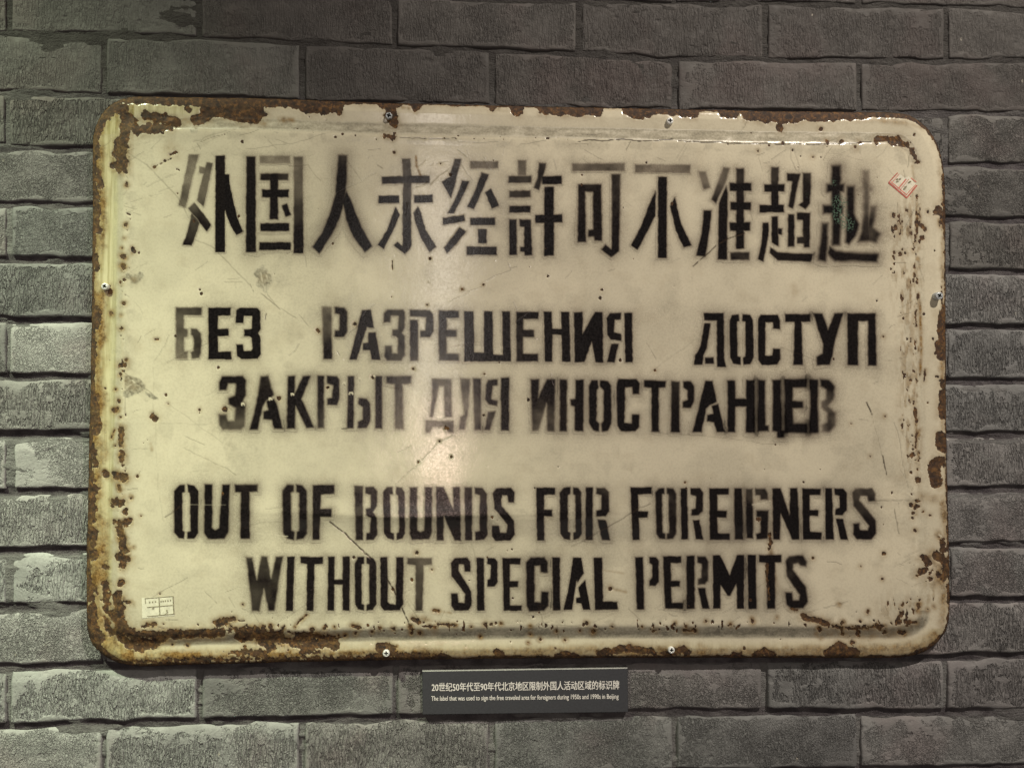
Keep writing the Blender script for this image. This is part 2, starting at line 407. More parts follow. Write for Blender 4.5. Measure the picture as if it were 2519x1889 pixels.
        pt[:n0, 0] = sm.ravel(); pt[:, 3] = 1
        setcol(o, 'patch', pt)
        nb += 1
# mortar bed: deep and dark low on the wall, nearly flush near the top
xs = np.arange(-480, 3010, 12.0); ys = np.arange(-230, 2090, 4.0)
X, Y = np.meshgrid(xs, ys)
slope_y = Y - (X - 1260) * .012
nearj = np.full(X.shape, 1e9)
for k in range(NJ): nearj = np.minimum(nearj, np.abs(Y - joint(k, X)))
bedj = ss(17, 9, nearj)                       # raked bed joints; the upright joints are filled almost flush
depth = -(4.5 + 4.5 * ss(150, 900, slope_y)) * (0.8 + .4 * fbm(X, Y, 90, 61)) * bedj - (3.0 + 3.5 * fbm(X, Y, 60, 62)) * (1 - bedj) - 4.0 * (1 - bedj) * ss(1400, 1640, Y)
depth = depth + 5.0 * (fbm(X, Y, 46, 67, 5, 13) - .5)
smear = ss(.62, .69, fbm(X, Y, 120, 68, 5, 40))            # trowel smears that close the joint here and there
depth = depth * (1 - .62 * smear); bedj = bedj * (1 - .55 * smear)
P = at(X.ravel(), Y.ravel(), depth.ravel())
bed = mesh_obj('mortar_bed', P, grid_faces(*X.shape), M_MO, wall)
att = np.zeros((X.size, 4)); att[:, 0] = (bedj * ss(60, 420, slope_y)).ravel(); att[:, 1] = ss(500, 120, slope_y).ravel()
setcol(bed, 'bed', att)

# ================================================================== the sign
OUT = [(333, 239), (500, 240.5), (700, 244), (900, 252), (1300, 262), (1600, 268), (1900, 274), (2100, 276), (2190, 278), (2237, 285), (2278, 313), (2303, 350),
       (2316, 390), (2322, 430), (2325, 525), (2326, 800), (2328, 1107), (2331, 1218), (2334, 1353), (2336, 1489), (2331, 1540), (2308, 1577), (2271, 1603), (2210, 1616),
       (1905, 1617), (1600, 1617), (1280, 1619), (995, 1622), (675, 1629), (420, 1636), (350, 1638), (295, 1630), (257, 1612), (228, 1585), (216, 1550),
       (213, 1435), (216, 1245), (220, 1080), (225, 827), (228, 505), (228, 380), (230, 335), (242, 295), (268, 262), (298, 245)]
def catmull(P, n=6):
    P = np.array(P, float); N = len(P); out = []
    for i in range(N):
        p0, p1, p2, p3 = P[i - 1], P[i], P[(i + 1) % N], P[(i + 2) % N]
        d = np.linalg.norm(p2 - p1); k = max(2, int(d / 14)) if d < 130 else max(4, int(d / 25))
        t1 = (p2 - p0); t2 = (p3 - p1)
        m1 = t1 / max(np.linalg.norm(t1), 1e-6) * d * .9; m2 = t2 / max(np.linalg.norm(t2), 1e-6) * d * .9
        for j in range(k):
            t = j / k
            out.append((2 * t**3 - 3 * t**2 + 1) * p1 + (t**3 - 2 * t**2 + t) * m1 + (-2 * t**3 + 3 * t**2) * p2 + (t**3 - t**2) * m2)
    return np.array(out)
OL = catmull(OUT)
OL[:, 0] += (fbm(OL[:, 0] * 1.0, OL[:, 1], 30, 71) - .5) * 3.0; OL[:, 1] += (fbm(OL[:, 0], OL[:, 1], 26, 72) - .5) * 3.0

def near_outline(X, Y):
    """distance inside the outline, evaluated cheaply on a coarse grid then refined near the rim"""
    return sdf_poly(OL, X, Y)
# coarse lookup of the outline distance (bilinear) keeps the field fast
gx = np.arange(195, 2360, 5.0); gy = np.arange(220, 1660, 5.0)
GX, GY = np.meshgrid(gx, gy)
GD = np.zeros(GX.shape)
Pn_, Qn_ = OL, np.roll(OL, -1, 0)
d2 = np.full(GX.shape, 1e18)
bound = np.minimum(np.minimum(GX - 213, 2336 - GX), np.minimum(GY - 239, 1638 - GY))
sel = bound < 150
gxs, gys = GX[sel], GY[sel]
GD[:] = 200.0; GD[sel] = sdf_poly(OL, gxs, gys)
def dlook(X, Y):
    fx = np.clip((X - gx[0]) / 5.0, 0, len(gx) - 1.001); fy = np.clip((Y - gy[0]) / 5.0, 0, len(gy) - 1.001)
    i = fx.astype(int); j = fy.astype(int); u = fx - i; v = fy - j
    return (GD[j, i] * (1 - u) + GD[j, i + 1] * u) * (1 - v) + (GD[j + 1, i] * (1 - u) + GD[j + 1, i + 1] * u) * v
STAND = 26.0       # the flange stands this far off the bricks
def height(X, Y, D=None):
    D = dlook(X, Y) if D is None else D
    h = np.interp(D, [-2, 0, 2, 5, 10, 22, 36, 48, 56, 68, 76, 82, 90, 100], [-12, -7, -3.5, -1, .8, 2.6, 1.4, .2, 1.4, 7.0, 10.4, 11.6, 11.7, 11.4])
    # slow buckling of the sheet, and the old crease across the lower third
    inner = ss(40, 160, D)
    h = h + (fbm(X, Y, 460, 81, 2) - .5) * 5.0 * ss(20, 120, D) + (fbm(X, Y, 120, 82, 2) - .5) * .9
    yc = 1268 + 7 * np.sin(X / 130.0) + 10 * (fbm(X, X * 0, 90, 83) - .5) - ss(1450, 2100, X) * 28
    cr = ss(520, 800, X) * (1 - .55 * ss(1250, 1500, X))
    t = Y - yc
    h = h + inner * cr * (2.6 * np.exp(-np.abs(t) / 14.0) * (t > 0) + 2.6 * np.exp(-(t / 26.0) ** 2) * (t <= 0))
    return h + STAND

# ---------------- lettering, stroke by stroke: (name, [(crop, polygon, (density top, bottom), softness)])
LT = []
def L(ch, *st, soft=2.2, halo=.26, hw=9.0): LT.append((ch, st, soft, halo, hw))
def S(k, pts, d=.97, d2=None): return (cv(k, pts), d, d if d2 is None else d2)
# --- Chinese line
L('外', S('A', [(838,508),(915,508),(862,700),(812,920),(755,905),(800,690)], .68, .74), S('A', [(975,568),(1022,574),(985,760),(950,915),(897,865),(925,750)], .76, .8),
  S('A', [(918,600),(972,612),(960,660),(912,650)], .70), S('A', [(830,925),(880,880),(950,965),(1012,1055),(978,1108),(925,1045),(858,960)], .82, .98),
  S('A', [(858,960),(920,1040),(900,1110),(860,1218),(785,1212),(820,1120)], .84, .94), S('A', [(1042,515),(1118,515),(1118,1268),(1040,1268)], .93, 1),
  S('A', [(1112,660),(1150,660),(1155,740),(1185,880),(1215,1000),(1258,1105),(1205,1137),(1160,1060),(1125,965),(1112,900)], 1), soft=1.4, halo=.12, hw=8)
L('国', S('A', [(1283,522),(1355,522),(1357,1265),(1280,1265)], .9, 1), S('A', [(1388,518),(1622,518),(1622,578),(1388,578)], .60), S('A', [(1392,655),(1610,655),(1610,708),(1392,708)], .86),
  S('A', [(1405,780),(1612,780),(1612,840),(1405,840)], 1), S('A', [(1468,655),(1530,655),(1530,1012),(1465,1012)], .95), S('A', [(1558,905),(1598,890),(1632,975),(1588,995)], .97),
  S('A', [(1392,1042),(1615,1042),(1615,1102),(1392,1102)], 1), S('A', [(1385,1190),(1628,1190),(1628,1248),(1385,1248)], 1), S('A', [(1652,525),(1722,525),(1728,1275),(1650,1275)], .64, 1), soft=2.2, halo=.32, hw=11)
L('人', S('A', [(1998,510),(2065,512),(2060,700),(2052,850),(2010,990),(1950,1120),(1850,1280),(1795,1225),(1870,1120),(1930,980),(1975,820),(1990,650)], .85, 1),
  S('A', [(2060,790),(2090,850),(2130,960),(2180,1080),(2262,1220),(2205,1268),(2120,1150),(2060,1010),(2035,880)], .98), soft=3, halo=.40, hw=14)
L('未', S('B', [(280,540),(347,540),(355,700),(352,900),(356,1210),(345,1240),(300,1282),(215,1215),(245,1185),(285,1215),(285,900),(290,700)], .82, .96),
  S('B', [(122,678),(497,670),(497,728),(124,738)], .9), S('B', [(97,828),(258,824),(258,884),(97,886)], 1), S('B', [(372,824),(520,818),(520,882),(374,884)], .96),
  S('B', [(232,912),(265,975),(215,1095),(138,1242),(92,1208),(160,1100),(205,980)], .97), S('B', [(405,908),(430,960),(465,1090),(550,1225),(495,1270),(430,1160),(385,1040),(368,960)], .92), soft=1.6, halo=.2)
L('经', S('B', [(690,542),(745,542),(715,650),(690,760),(660,845),(590,718),(650,680),(672,600)], .88, 1), S('B', [(745,708),(803,716),(760,820),(685,965),(635,965),(690,860),(728,770)], .95),
  S('B', [(595,1000),(765,975),(770,1025),(600,1055)], .95), S('B', [(728,1072),(782,1105),(720,1185),(632,1278),(605,1230),(670,1150)], .94), S('B', [(810,560),(1030,560),(1030,615),(810,618)], .72),
  S('B', [(900,645),(958,665),(905,790),(840,935),(785,915),(835,820)], .9, .97), S('B', [(925,800),(975,770),(1035,905),(978,930)], .97), S('B', [(810,1000),(1005,997),(1005,1055),(812,1058)], .95),
  S('B', [(872,1085),(938,1085),(940,1198),(872,1198)], .95), S('B', [(783,1220),(1018,1225),(1020,1288),(783,1288)], .93), soft=1.8, halo=.2)
L('許', S('B', [(1183,552),(1243,552),(1245,670),(1183,670)], .7), S('B', [(1108,675),(1288,672),(1288,728),(1108,730)], .84), S('B', [(1115,790),(1280,785),(1280,840),(1115,842)], .86),
  S('B', [(1115,908),(1280,906),(1280,958),(1115,960)], .93), S('B', [(1115,1012),(1172,1012),(1175,1288),(1115,1290)], .94),
  S('B', [(1195,1012),(1283,1012),(1293,1290),(1235,1290),(1232,1265),(1200,1262),(1200,1228),(1230,1222),(1230,1070),(1195,1068)], .94),
  S('B', [(1345,572),(1400,575),(1390,640),(1345,785),(1302,765),(1335,690)], .84), S('B', [(1370,680),(1522,672),(1524,738),(1372,738)], .98), S('B', [(1388,760),(1460,758),(1462,1293),(1385,1295)], .99),
  S('B', [(1315,978),(1528,972),(1528,1035),(1318,1038)], .97), soft=2.2, halo=.28)
L('可', S('B', [(1605,578),(2010,575),(2010,635),(1605,637)], .7), S('B', [(1648,740),(1830,738),(1838,1178),(1778,1178),(1775,1148),(1728,1145),(1730,1095),(1765,1090),(1765,800),(1708,798),(1710,1188),(1648,1190)], .88, .93),
  S('B', [(1910,660),(1978,660),(1975,1000),(1968,1260),(1905,1308),(1828,1245),(1862,1205),(1910,1245),(1912,900)], .84, .94), soft=2.8, halo=.34, hw=10)
L('不', S('C', [(-112,545),(290,550),(288,610),(-112,605)], .66), S('N', [(1552,604),(1568,615),(1590,575),(1612,532),(1613,470),(1600,497),(1575,560)], .98),
  S('C', [(55,635),(120,635),(118,1225),(55,1225)], .98), S('C', [(178,782),(190,840),(225,980),(298,1132),(240,1148),(185,1030),(142,850)], .98), soft=2.2, halo=.25)
L('准', S('C', [(352,600),(400,600),(435,715),(385,730)], .68), S('C', [(530,565),(575,575),(545,680),(475,830),(440,800),(480,700)], .62, .85),
  S('C', [(388,880),(445,880),(430,1020),(400,1215),(330,1208),(370,1050)], .97), S('C', [(550,700),(562,760),(555,1235),(490,1235),(495,830)], .93, .99), S('C', [(622,575),(680,575),(678,1155),(622,1158)], .84, 1),
  S('C', [(575,682),(732,680),(730,738),(578,738)], .97), S('C', [(582,820),(728,820),(728,875),(582,875)], 1), S('C', [(575,968),(722,965),(722,1025),(578,1028)], .98), S('C', [(580,1182),(718,1182),(718,1238),(580,1238)], .86), soft=2.8, halo=.3, hw=10)
L('超', S('C', [(876,565),(930,565),(930,880),(876,880)], .85, .98), S('C', [(825,690),(973,688),(973,742),(825,745)], .95), S('C', [(792,840),(968,838),(968,892),(792,895)], 1),
  S('C', [(878,922),(925,922),(930,1140),(878,1110)], .93), S('C', [(925,1005),(955,1010),(952,1055),(925,1050)], .92), S('C', [(815,968),(858,968),(858,1060),(838,1160),(820,1252),(778,1232),(805,1120)], .95),
  S('C', [(868,1145),(925,1182),(1050,1190),(1182,1195),(1162,1252),(1000,1245),(920,1242),(862,1185)], .92), S('C', [(992,610),(1088,612),(1060,740),(1035,868),(1000,850),(1030,670),(992,665)], .86, .93),
  S('C', [(1105,608),(1165,608),(1165,720),(1158,830),(1125,872),(1075,840),(1105,815)], .84, .93), S('C', [(998,908),(1045,908),(1045,1143),(998,1145)], .92),
  S('C', [(1062,895),(1160,895),(1155,1147),(1112,1147),(1110,1120),(1062,1118),(1062,1072),(1105,1068),(1105,948),(1062,945)], .9), soft=2.4, halo=.26)
L('越', S('C', [(1315,555),(1378,555),(1378,700),(1375,900),(1370,1060),(1330,1060),(1315,900)], .86, .96), S('C', [(1280,690),(1400,690),(1400,740),(1280,745)], .9), S('C', [(1255,845),(1390,845),(1390,900),(1255,900)], .95),
  S('C', [(1318,920),(1385,935),(1375,1130),(1318,1135)], .88), S('C', [(1245,970),(1290,970),(1285,1120),(1270,1245),(1222,1235),(1235,1100)], .86), S('C', [(1300,1140),(1350,1175),(1650,1195),(1640,1250),(1340,1245),(1290,1190)], .88),
  S('C', [(1428,705),(1480,705),(1475,900),(1510,980),(1490,1060),(1440,1125),(1415,1110),(1425,1000)], .86, .95), S('C', [(1540,590),(1585,590),(1585,900),(1600,1100),(1505,1110),(1530,1040),(1548,900)], .52, .88),
  S('C', [(1595,850),(1640,850),(1615,1000),(1665,1050),(1635,1110),(1560,1100)], .66, .82), S('C', [(1480,722),(1610,702),(1610,740),(1480,758)], .42), soft=5.5, halo=.42, hw=15)
# --- Russian, first line
L('Б', S('D', [(733,178),(937,178),(937,240),(798,242),(800,340),(828,348),(826,405),(800,410),(800,515),(828,520),(828,580),(735,580)], .88, .68),
  S('D', [(850,340),(900,345),(930,380),(935,440),(932,530),(915,570),(860,578),(850,530),(872,510),(875,430),(865,400),(850,390)], .86), soft=2.6, halo=.2)
L('Е', S('D', [(988,180),(1162,180),(1160,240),(1062,242),(1062,345),(1145,345),(1145,400),(1062,402),(1062,522),(1165,522),(1168,582),(988,582)], 1), soft=1.8, halo=.24)
L('З', S('D', [(1205,200),(1230,182),(1370,185),(1392,210),(1393,350),(1375,378),(1393,405),(1395,540),(1370,575),(1245,580),(1210,555),(1205,465),(1258,465),(1262,515),(1320,515),(1328,500),(1325,415),(1310,405),(1265,403),(1265,348),(1325,345),(1328,245),(1265,242),(1258,300),(1200,298)], 1), soft=1.8, halo=.2)
L('Р', S('D', [(1872,175),(1945,175),(1952,580),(1882,580)], .72, .98), S('D', [(1970,175),(2045,180),(2068,210),(2068,370),(2045,410),(1968,408),(1970,360),(2005,355),(2008,235),(1970,225)], .9, .96), soft=3.4, halo=.3)
L('А', S('N', [(890,763),(913,762),(920,807),(903,805),(891,842),(877,885),(860,884),(875,825)], .93, .99), S('E', [(20,375),(75,370),(112,585),(48,585),(30,510),(-25,510),(-20,455),(18,450)], .99), soft=2.2, halo=.26)
L('З', S('E', [(138,225),(165,195),(290,195),(305,220),(303,340),(282,375),(303,400),(303,550),(275,592),(165,592),(145,560),(150,475),(200,475),(205,535),(245,535),(250,420),(235,405),(205,400),(205,350),(245,345),(255,245),(195,245),(190,295),(138,295)], .86, .82), soft=2.8, halo=.3)
L('Р', S('E', [(340,195),(495,198),(525,230),(528,360),(500,408),(420,412),(422,360),(460,355),(468,255),(345,248)], .86), S('E', [(342,275),(405,275),(408,592),(342,595)], .9, .86), soft=2.4, halo=.28)
L('Е', S('E', [(565,200),(722,205),(722,258),(628,262),(630,350),(705,355),(705,405),(628,408),(628,535),(722,540),(722,592),(568,590)], .92, .8), soft=2.8, halo=.32)
L('Ш', S('E', [(765,208),(838,208),(842,530),(918,530),(918,208),(985,208),(990,545),(1065,548),(1060,208),(1120,208),(1128,598),(765,598)], .93, .97), soft=1.8, halo=.28)
L('Е', S('E', [(1168,212),(1343,212),(1340,268),(1225,270),(1225,350),(1308,352),(1308,408),(1222,410),(1225,538),(1338,540),(1338,598),(1170,598)], .9, .86), soft=2.2, halo=.3)
L('Н', S('E', [(1383,212),(1445,212),(1450,345),(1520,345),(1515,212),(1582,212),(1590,600),(1525,600),(1522,392),(1450,390),(1448,600),(1392,600)], .93, .98), soft=1.8, halo=.28)
L('И', S('E', [(1618,215),(1685,215),(1685,385),(1765,240),(1780,215),(1840,215),(1845,605),(1785,605),(1758,440),(1700,600),(1625,605)], .95, .96), soft=2, halo=.3)
L('Я', S('E', [(1895,225),(1985,220),(1983,272),(1935,275),(1930,370),(1985,385),(1985,438),(1905,430),(1875,390),(1872,260)], .93), S('E', [(1905,460),(1965,460),(1935,605),(1875,605)], .92), S('E', [(2008,220),(2070,220),(2075,605),(2015,605)], .95), soft=1.8, halo=.26)
L('Д', S('F', [(385,208),(532,208),(535,530),(548,600),(482,598),(482,262),(390,260)], .97), S('F', [(392,282),(435,282),(410,460),(385,520),(378,582),(315,582),(322,520),(365,440)], .97), S('F', [(395,528),(460,528),(460,575),(395,575)], .93), soft=2.2, halo=.34)
L('О', S('F', [(590,225),(640,215),(645,265),(628,270),(632,520),(655,525),(655,580),(600,575),(578,530),(575,260)], .97), S('F', [(668,215),(725,222),(745,260),(748,530),(725,578),(675,582),(672,530),(690,520),(690,270),(665,265)], .97), soft=2, halo=.3)
L('С', S('F', [(800,220),(925,220),(940,260),(942,325),(890,322),(888,275),(835,275),(833,515),(885,515),(890,465),(942,465),(945,545),(920,582),(810,585),(782,545),(780,250)], .96), soft=2.2, halo=.3)
L('Т', S('F', [(975,215),(1160,215),(1160,270),(1098,272),(1105,582),(1038,582),(1045,272),(978,270)], .95), soft=2.6, halo=.36)
L('У', S('F', [(1185,212),(1245,210),(1290,330),(1335,210),(1400,205),(1340,400),(1320,520),(1300,580),(1210,585),(1205,525),(1250,500),(1255,430),(1215,320)], .94), soft=3, halo=.4, hw=11)
L('П', S('F', [(1428,210),(1632,208),(1640,588),(1578,588),(1580,265),(1508,268),(1505,585),(1430,585)], .93, .95), soft=2.8, halo=.38, hw=10)
# --- Russian, second line
L('З', S('D', [(1072,760),(1095,715),(1255,712),(1280,745),(1278,860),(1255,905),(1278,940),(1270,1100),(1240,1128),(1100,1128),(1075,1095),(1068,1010),(1130,1010),(1140,1060),(1190,1060),(1200,960),(1145,930),(1145,885),(1195,860),(1205,790),(1200,770),(1140,770),(1128,820),(1075,820)], .97, .72), soft=3.6, halo=.36)
L('А', S('D', [(1395,715),(1455,710),(1478,800),(1500,860),(1440,900),(1410,950),(1370,1125),(1310,1125),(1350,970),(1380,810)], .82, .94), S('D', [(1500,890),(1520,930),(1565,1120),(1500,1120),(1480,1050),(1415,1045),(1415,990),(1455,975),(1440,905)], .96), soft=3.2, halo=.36)
L('К', S('D', [(1605,712),(1660,710),(1658,850),(1725,712),(1780,712),(1710,890),(1810,1110),(1750,1115),(1665,940),(1660,1118),(1600,1118)], .97, .93), soft=3.4, halo=.4)
L('Р', S('D', [(1840,712),(1885,712),(1888,1115),(1835,1115)], .93, .8), S('D', [(1910,712),(1985,712),(2005,740),(2005,890),(1985,935),(1912,935),(1915,890),(1950,880),(1958,780),(1910,765)], .95), soft=3.2, halo=.4)
L('Ы', S('D', [(2072,712),(2122,712),(2115,1115),(2068,1115)], .93), S('D', [(2155,880),(2215,885),(2245,930),(2248,1060),(2220,1112),(2150,1115),(2150,1065),(2185,1050),(2190,950),(2155,930)], .92), S('E', [(75,710),(125,712),(128,1120),(72,1120)], .92, .88), soft=2.8, halo=.34)
L('Т', S('E', [(160,712),(352,712),(350,768),(285,775),(295,1122),(225,1122),(225,775),(160,765)], .84, .74), soft=3.2, halo=.34)
L('Д', S('E', [(515,730),(665,735),(668,1030),(615,1030),(605,790),(570,790),(545,900),(520,1028),(495,1025),(515,900)], .74, .8), S('E', [(465,1055),(680,1062),(680,1150),(640,1145),(625,1105),(520,1105),(495,1155),(462,1150)], .74), soft=3, halo=.32)
L('Л', S('E', [(735,730),(812,735),(800,950),(790,1010),(768,1125),(722,1125),(735,1030),(765,1010),(745,850)], .74, .7), S('E', [(832,730),(895,730),(895,1130),(845,1130)], .84, .76), soft=3.2, halo=.36)
L('Я', S('E', [(950,740),(1025,735),(1022,780),(985,790),(975,890),(1025,905),(1022,945),(955,930),(930,890),(935,780)], .88), S('E', [(950,990),(1008,985),(965,1130),(925,1130)], .82), S('E', [(1050,725),(1112,725),(1112,1132),(1052,1132)], .96), soft=2.8, halo=.34)
L('И', S('E', [(1282,738),(1345,738),(1340,880),(1408,738),(1470,742),(1465,1140),(1410,1140),(1405,920),(1340,1135),(1295,1135)], .95, .72), soft=3.4, halo=.42)
L('Н', S('E', [(1508,740),(1565,740),(1562,1140),(1508,1138)], .93, .86), S('E', [(1630,740),(1692,740),(1690,1140),(1625,1135),(1625,950),(1592,940),(1590,895),(1628,890)], .95), soft=3, halo=.4)
L('О', S('E', [(1755,745),(1800,745),(1808,800),(1795,820),(1790,1060),(1815,1080),(1810,1140),(1770,1130),(1738,1080),(1735,790)], .97), S('E', [(1820,745),(1880,750),(1905,790),(1908,1080),(1880,1135),(1835,1140),(1832,1080),(1850,1060),(1848,820),(1820,795)], .96), soft=3, halo=.4)
L('С', S('E', [(1965,735),(2100,735),(2125,770),(2122,850),(2075,850),(2070,795),(2015,800),(2010,1075),(2065,1078),(2070,1010),(2125,1010),(2125,1100),(2095,1140),(1985,1140),(1955,1095),(1950,770)], .97), soft=2.8, halo=.38)
L('Т', S('F', [(-45,695),(112,700),(108,745),(60,748),(62,1068),(8,1065),(8,748),(-45,742)], .95), soft=3, halo=.4)
L('Р', S('F', [(150,700),(212,702),(210,1070),(150,1068)], .86, .93), S('F', [(238,700),(295,702),(318,740),(315,850),(290,895),(232,892),(235,850),(268,835),(270,770),(240,745)], .93), soft=3, halo=.38)
L('А', S('F', [(398,700),(450,700),(482,850),(430,875),(405,900),(370,1070),(308,1068),(350,900)], .98), S('F', [(445,880),(492,865),(538,1068),(480,1068),(462,1000),(408,990),(412,945),(455,935)], .98), soft=2.8, halo=.38)
L('Н', S('F', [(562,698),(612,698),(615,830),(698,830),(695,695),(752,695),(755,1070),(695,1070),(697,880),(615,885),(612,1068),(562,1068)], .97), soft=3.2, halo=.46, hw=11)
L('Ц', S('F', [(782,695),(832,695),(832,1020),(858,1025),(858,1062),(782,1062)], .93), S('F', [(888,695),(945,695),(948,1060),(965,1065),(965,1105),(925,1105),(920,1065),(888,1060)], .95), soft=3.8, halo=.5, hw=12)
L('Е', S('F', [(975,690),(1130,690),(1130,740),(1030,745),(1030,845),(1105,850),(1105,890),(1030,895),(1032,1015),(1130,1018),(1130,1068),(980,1068)], .95), soft=3.8, halo=.5, hw=12)
L('В', S('F', [(1160,695),(1215,695),(1215,1070),(1160,1070)], .95), S('F', [(1235,690),(1300,695),(1335,740),(1330,830),(1290,880),(1340,930),(1345,1020),(1300,1070),(1245,1068),(1245,1020),(1280,1000),(1285,930),(1240,890),(1240,850),(1275,830),(1275,760),(1235,735)], .9, .62), soft=4.6, halo=.5, hw=13)
# --- English, first line
L('O', S('G', [(765,135),(805,135),(805,190),(785,195),(788,490),(805,500),(800,555),(755,545),(722,505),(722,180)], .93), S('G', [(825,130),(880,140),(908,180),(908,510),(880,550),(825,552),(825,500),(848,490),(845,195),(828,190)], .95), soft=2.2, halo=.3)
L('U', S('G', [(962,132),(1018,132),(1015,470),(1040,490),(1075,470),(1098,132),(1152,132),(1140,500),(1110,550),(985,552),(957,510)], .96), soft=2.8, halo=.42)
L('T', S('G', [(1190,132),(1370,132),(1370,185),(1308,190),(1308,550),(1238,550),(1240,192),(1195,190)], .86, 1), soft=2.8, halo=.36)
L('O', S('G', [(1600,135),(1650,135),(1652,185),(1628,195),(1630,490),(1655,500),(1652,558),(1600,550),(1572,510),(1565,180)], .88), S('G', [(1670,132),(1720,140),(1750,180),(1752,510),(1725,550),(1672,555),(1675,500),(1695,490),(1695,195),(1672,185)], .88), soft=3, halo=.42)
L('F', S('G', [(1800,135),(1968,135),(1965,205),(1862,208),(1858,320),(1945,320),(1942,382),(1858,382),(1850,558),(1798,558)], .9), soft=2.4, halo=.34)
L('B', S('G', [(2122,140),(2190,140),(2190,562),(2135,562)], .86), S('H', [(-5,148),(62,148),(88,185),(88,300),(55,345),(88,395),(88,520),(60,560),(5,562),(5,510),(30,505),(38,390),(0,370),(0,320),(35,310),(38,210),(-5,200)], .87, .93), soft=2.4, halo=.28)
L('O', S('H', [(165,150),(208,150),(212,205),(188,210),(195,500),(220,510),(218,562),(170,550),(140,510),(132,190)], .88, .95), S('H', [(235,148),(280,155),(302,190),(305,510),(285,550),(238,562),(240,510),(258,500),(250,215),(232,205)], .86, .95), soft=2, halo=.26)
L('U', S('H', [(342,152),(398,152),(400,490),(425,502),(455,490),(460,150),(515,152),(512,500),(490,555),(360,558),(342,510)], .87, .93), soft=2.8, halo=.38)
L('N', S('H', [(545,150),(605,150),(680,330),(675,150),(730,150),(738,565),(690,565),(605,370),(602,565),(552,565)], .88, .93), soft=2.4, halo=.32)
L('D', S('H', [(768,152),(825,152),(825,565),(772,565)], .86, .92), S('H', [(845,155),(905,158),(940,205),(945,520),(920,560),(850,565),(850,500),(885,490),(885,215),(845,205)], .88, .93), soft=2.2, halo=.3)
L('S', S('H', [(1015,160),(1125,158),(1155,190),(1155,272),(1110,270),(1098,215),(1060,215),(1052,250),(1058,300),(1150,410),(1158,520),(1125,565),(1005,568),(980,530),(980,452),(1035,452),(1045,505),(1092,505),(1100,440),(1000,320),(988,200)], .94, .98), soft=2.2, halo=.26)
L('F', S('H', [(1325,155),(1472,155),(1472,208),(1388,212),(1385,325),(1450,325),(1450,378),(1385,378),(1388,565),(1330,565)], .96), soft=2, halo=.26)
L('O', S('H', [(1540,155),(1590,150),(1592,205),(1570,212),(1572,500),(1590,505),(1588,562),(1540,552),(1510,510),(1508,190)], .9, .96), S('H', [(1610,150),(1650,158),(1675,190),(1678,510),(1655,550),(1612,562),(1612,505),(1630,498),(1628,212),(1612,205)], .88, .96), soft=2.2, halo=.3)
L('R', S('H', [(1710,152),(1765,152),(1762,562),(1708,562)], .94), S('H', [(1790,155),(1860,158),(1890,190),(1890,340),(1865,378),(1790,380),(1792,335),(1828,325),(1832,215),(1790,205)], .86, .96), S('H', [(1802,405),(1865,408),(1898,562),(1835,560)], .97), soft=2.4, halo=.32)
L('F', S('H', [(2055,152),(2225,152),(2222,205),(2118,210),(2120,335),(2195,340),(2192,388),(2122,390),(2130,562),(2072,562)], .94), soft=2, halo=.26)
L('O', S('I', [(60,150),(100,150),(103,190),(85,195),(90,470),(110,480),(108,520),(65,515),(42,480),(35,180)], .9), S('I', [(120,148),(165,152),(188,190),(188,480),(165,515),(118,520),(120,480),(135,470),(130,195),(118,190)], .86), soft=2.6, halo=.36)
L('R', S('I', [(218,150),(265,150),(275,520),(225,520)], .94), S('I', [(290,148),(360,150),(382,180),(380,315),(350,345),(295,348),(300,305),(328,295),(330,210),(290,195)], .92), S('I', [(308,380),(355,380),(382,520),(330,520)], .94), soft=2.2, halo=.3)
L('E', S('I', [(425,148),(570,150),(570,195),(485,198),(487,310),(555,312),(552,360),(485,362),(490,475),(575,478),(575,523),(432,523)], .95), soft=2.2, halo=.32)
L('I', S('I', [(608,150),(665,150),(672,520),(612,520)], .94), soft=2.6, halo=.4)
L('G', S('I', [(690,155),(742,152),(744,515),(700,510)], .84, .93), S('I', [(760,150),(830,155),(852,190),(852,232),(800,232),(795,200),(760,200)], .84), S('I', [(770,310),(855,310),(852,515),(770,520),(768,480),(800,470),(800,360),(770,355)], .88, .93), soft=2.8, halo=.42)
L('N', S('I', [(885,150),(945,150),(1010,350),(1012,148),(1068,148),(1080,520),(1030,522),(945,330),(940,522),(890,520)], .92, .96), soft=2.4, halo=.34)
L('E', S('I', [(1100,150),(1235,155),(1232,198),(1155,200),(1155,305),(1220,308),(1218,350),(1155,350),(1158,465),(1242,468),(1240,522),(1108,522)], .94, .96), soft=2, halo=.3)
L('R', S('I', [(1268,150),(1318,150),(1330,520),(1270,520)], .97), S('I', [(1335,152),(1400,152),(1425,185),(1425,310),(1395,345),(1340,345),(1342,300),(1372,290),(1372,205),(1335,195)], .97), S('I', [(1345,370),(1398,370),(1432,522),(1378,522)], .97), soft=2, halo=.26)
L('S', S('I', [(1490,152),(1610,150),(1632,190),(1632,245),(1580,245),(1572,205),(1525,205),(1515,235),(1635,380),(1638,480),(1605,520),(1500,520),(1472,485),(1472,405),(1515,400),(1520,450),(1575,455),(1585,420),(1475,280),(1465,180)], .78, .95), soft=2.8, halo=.32)
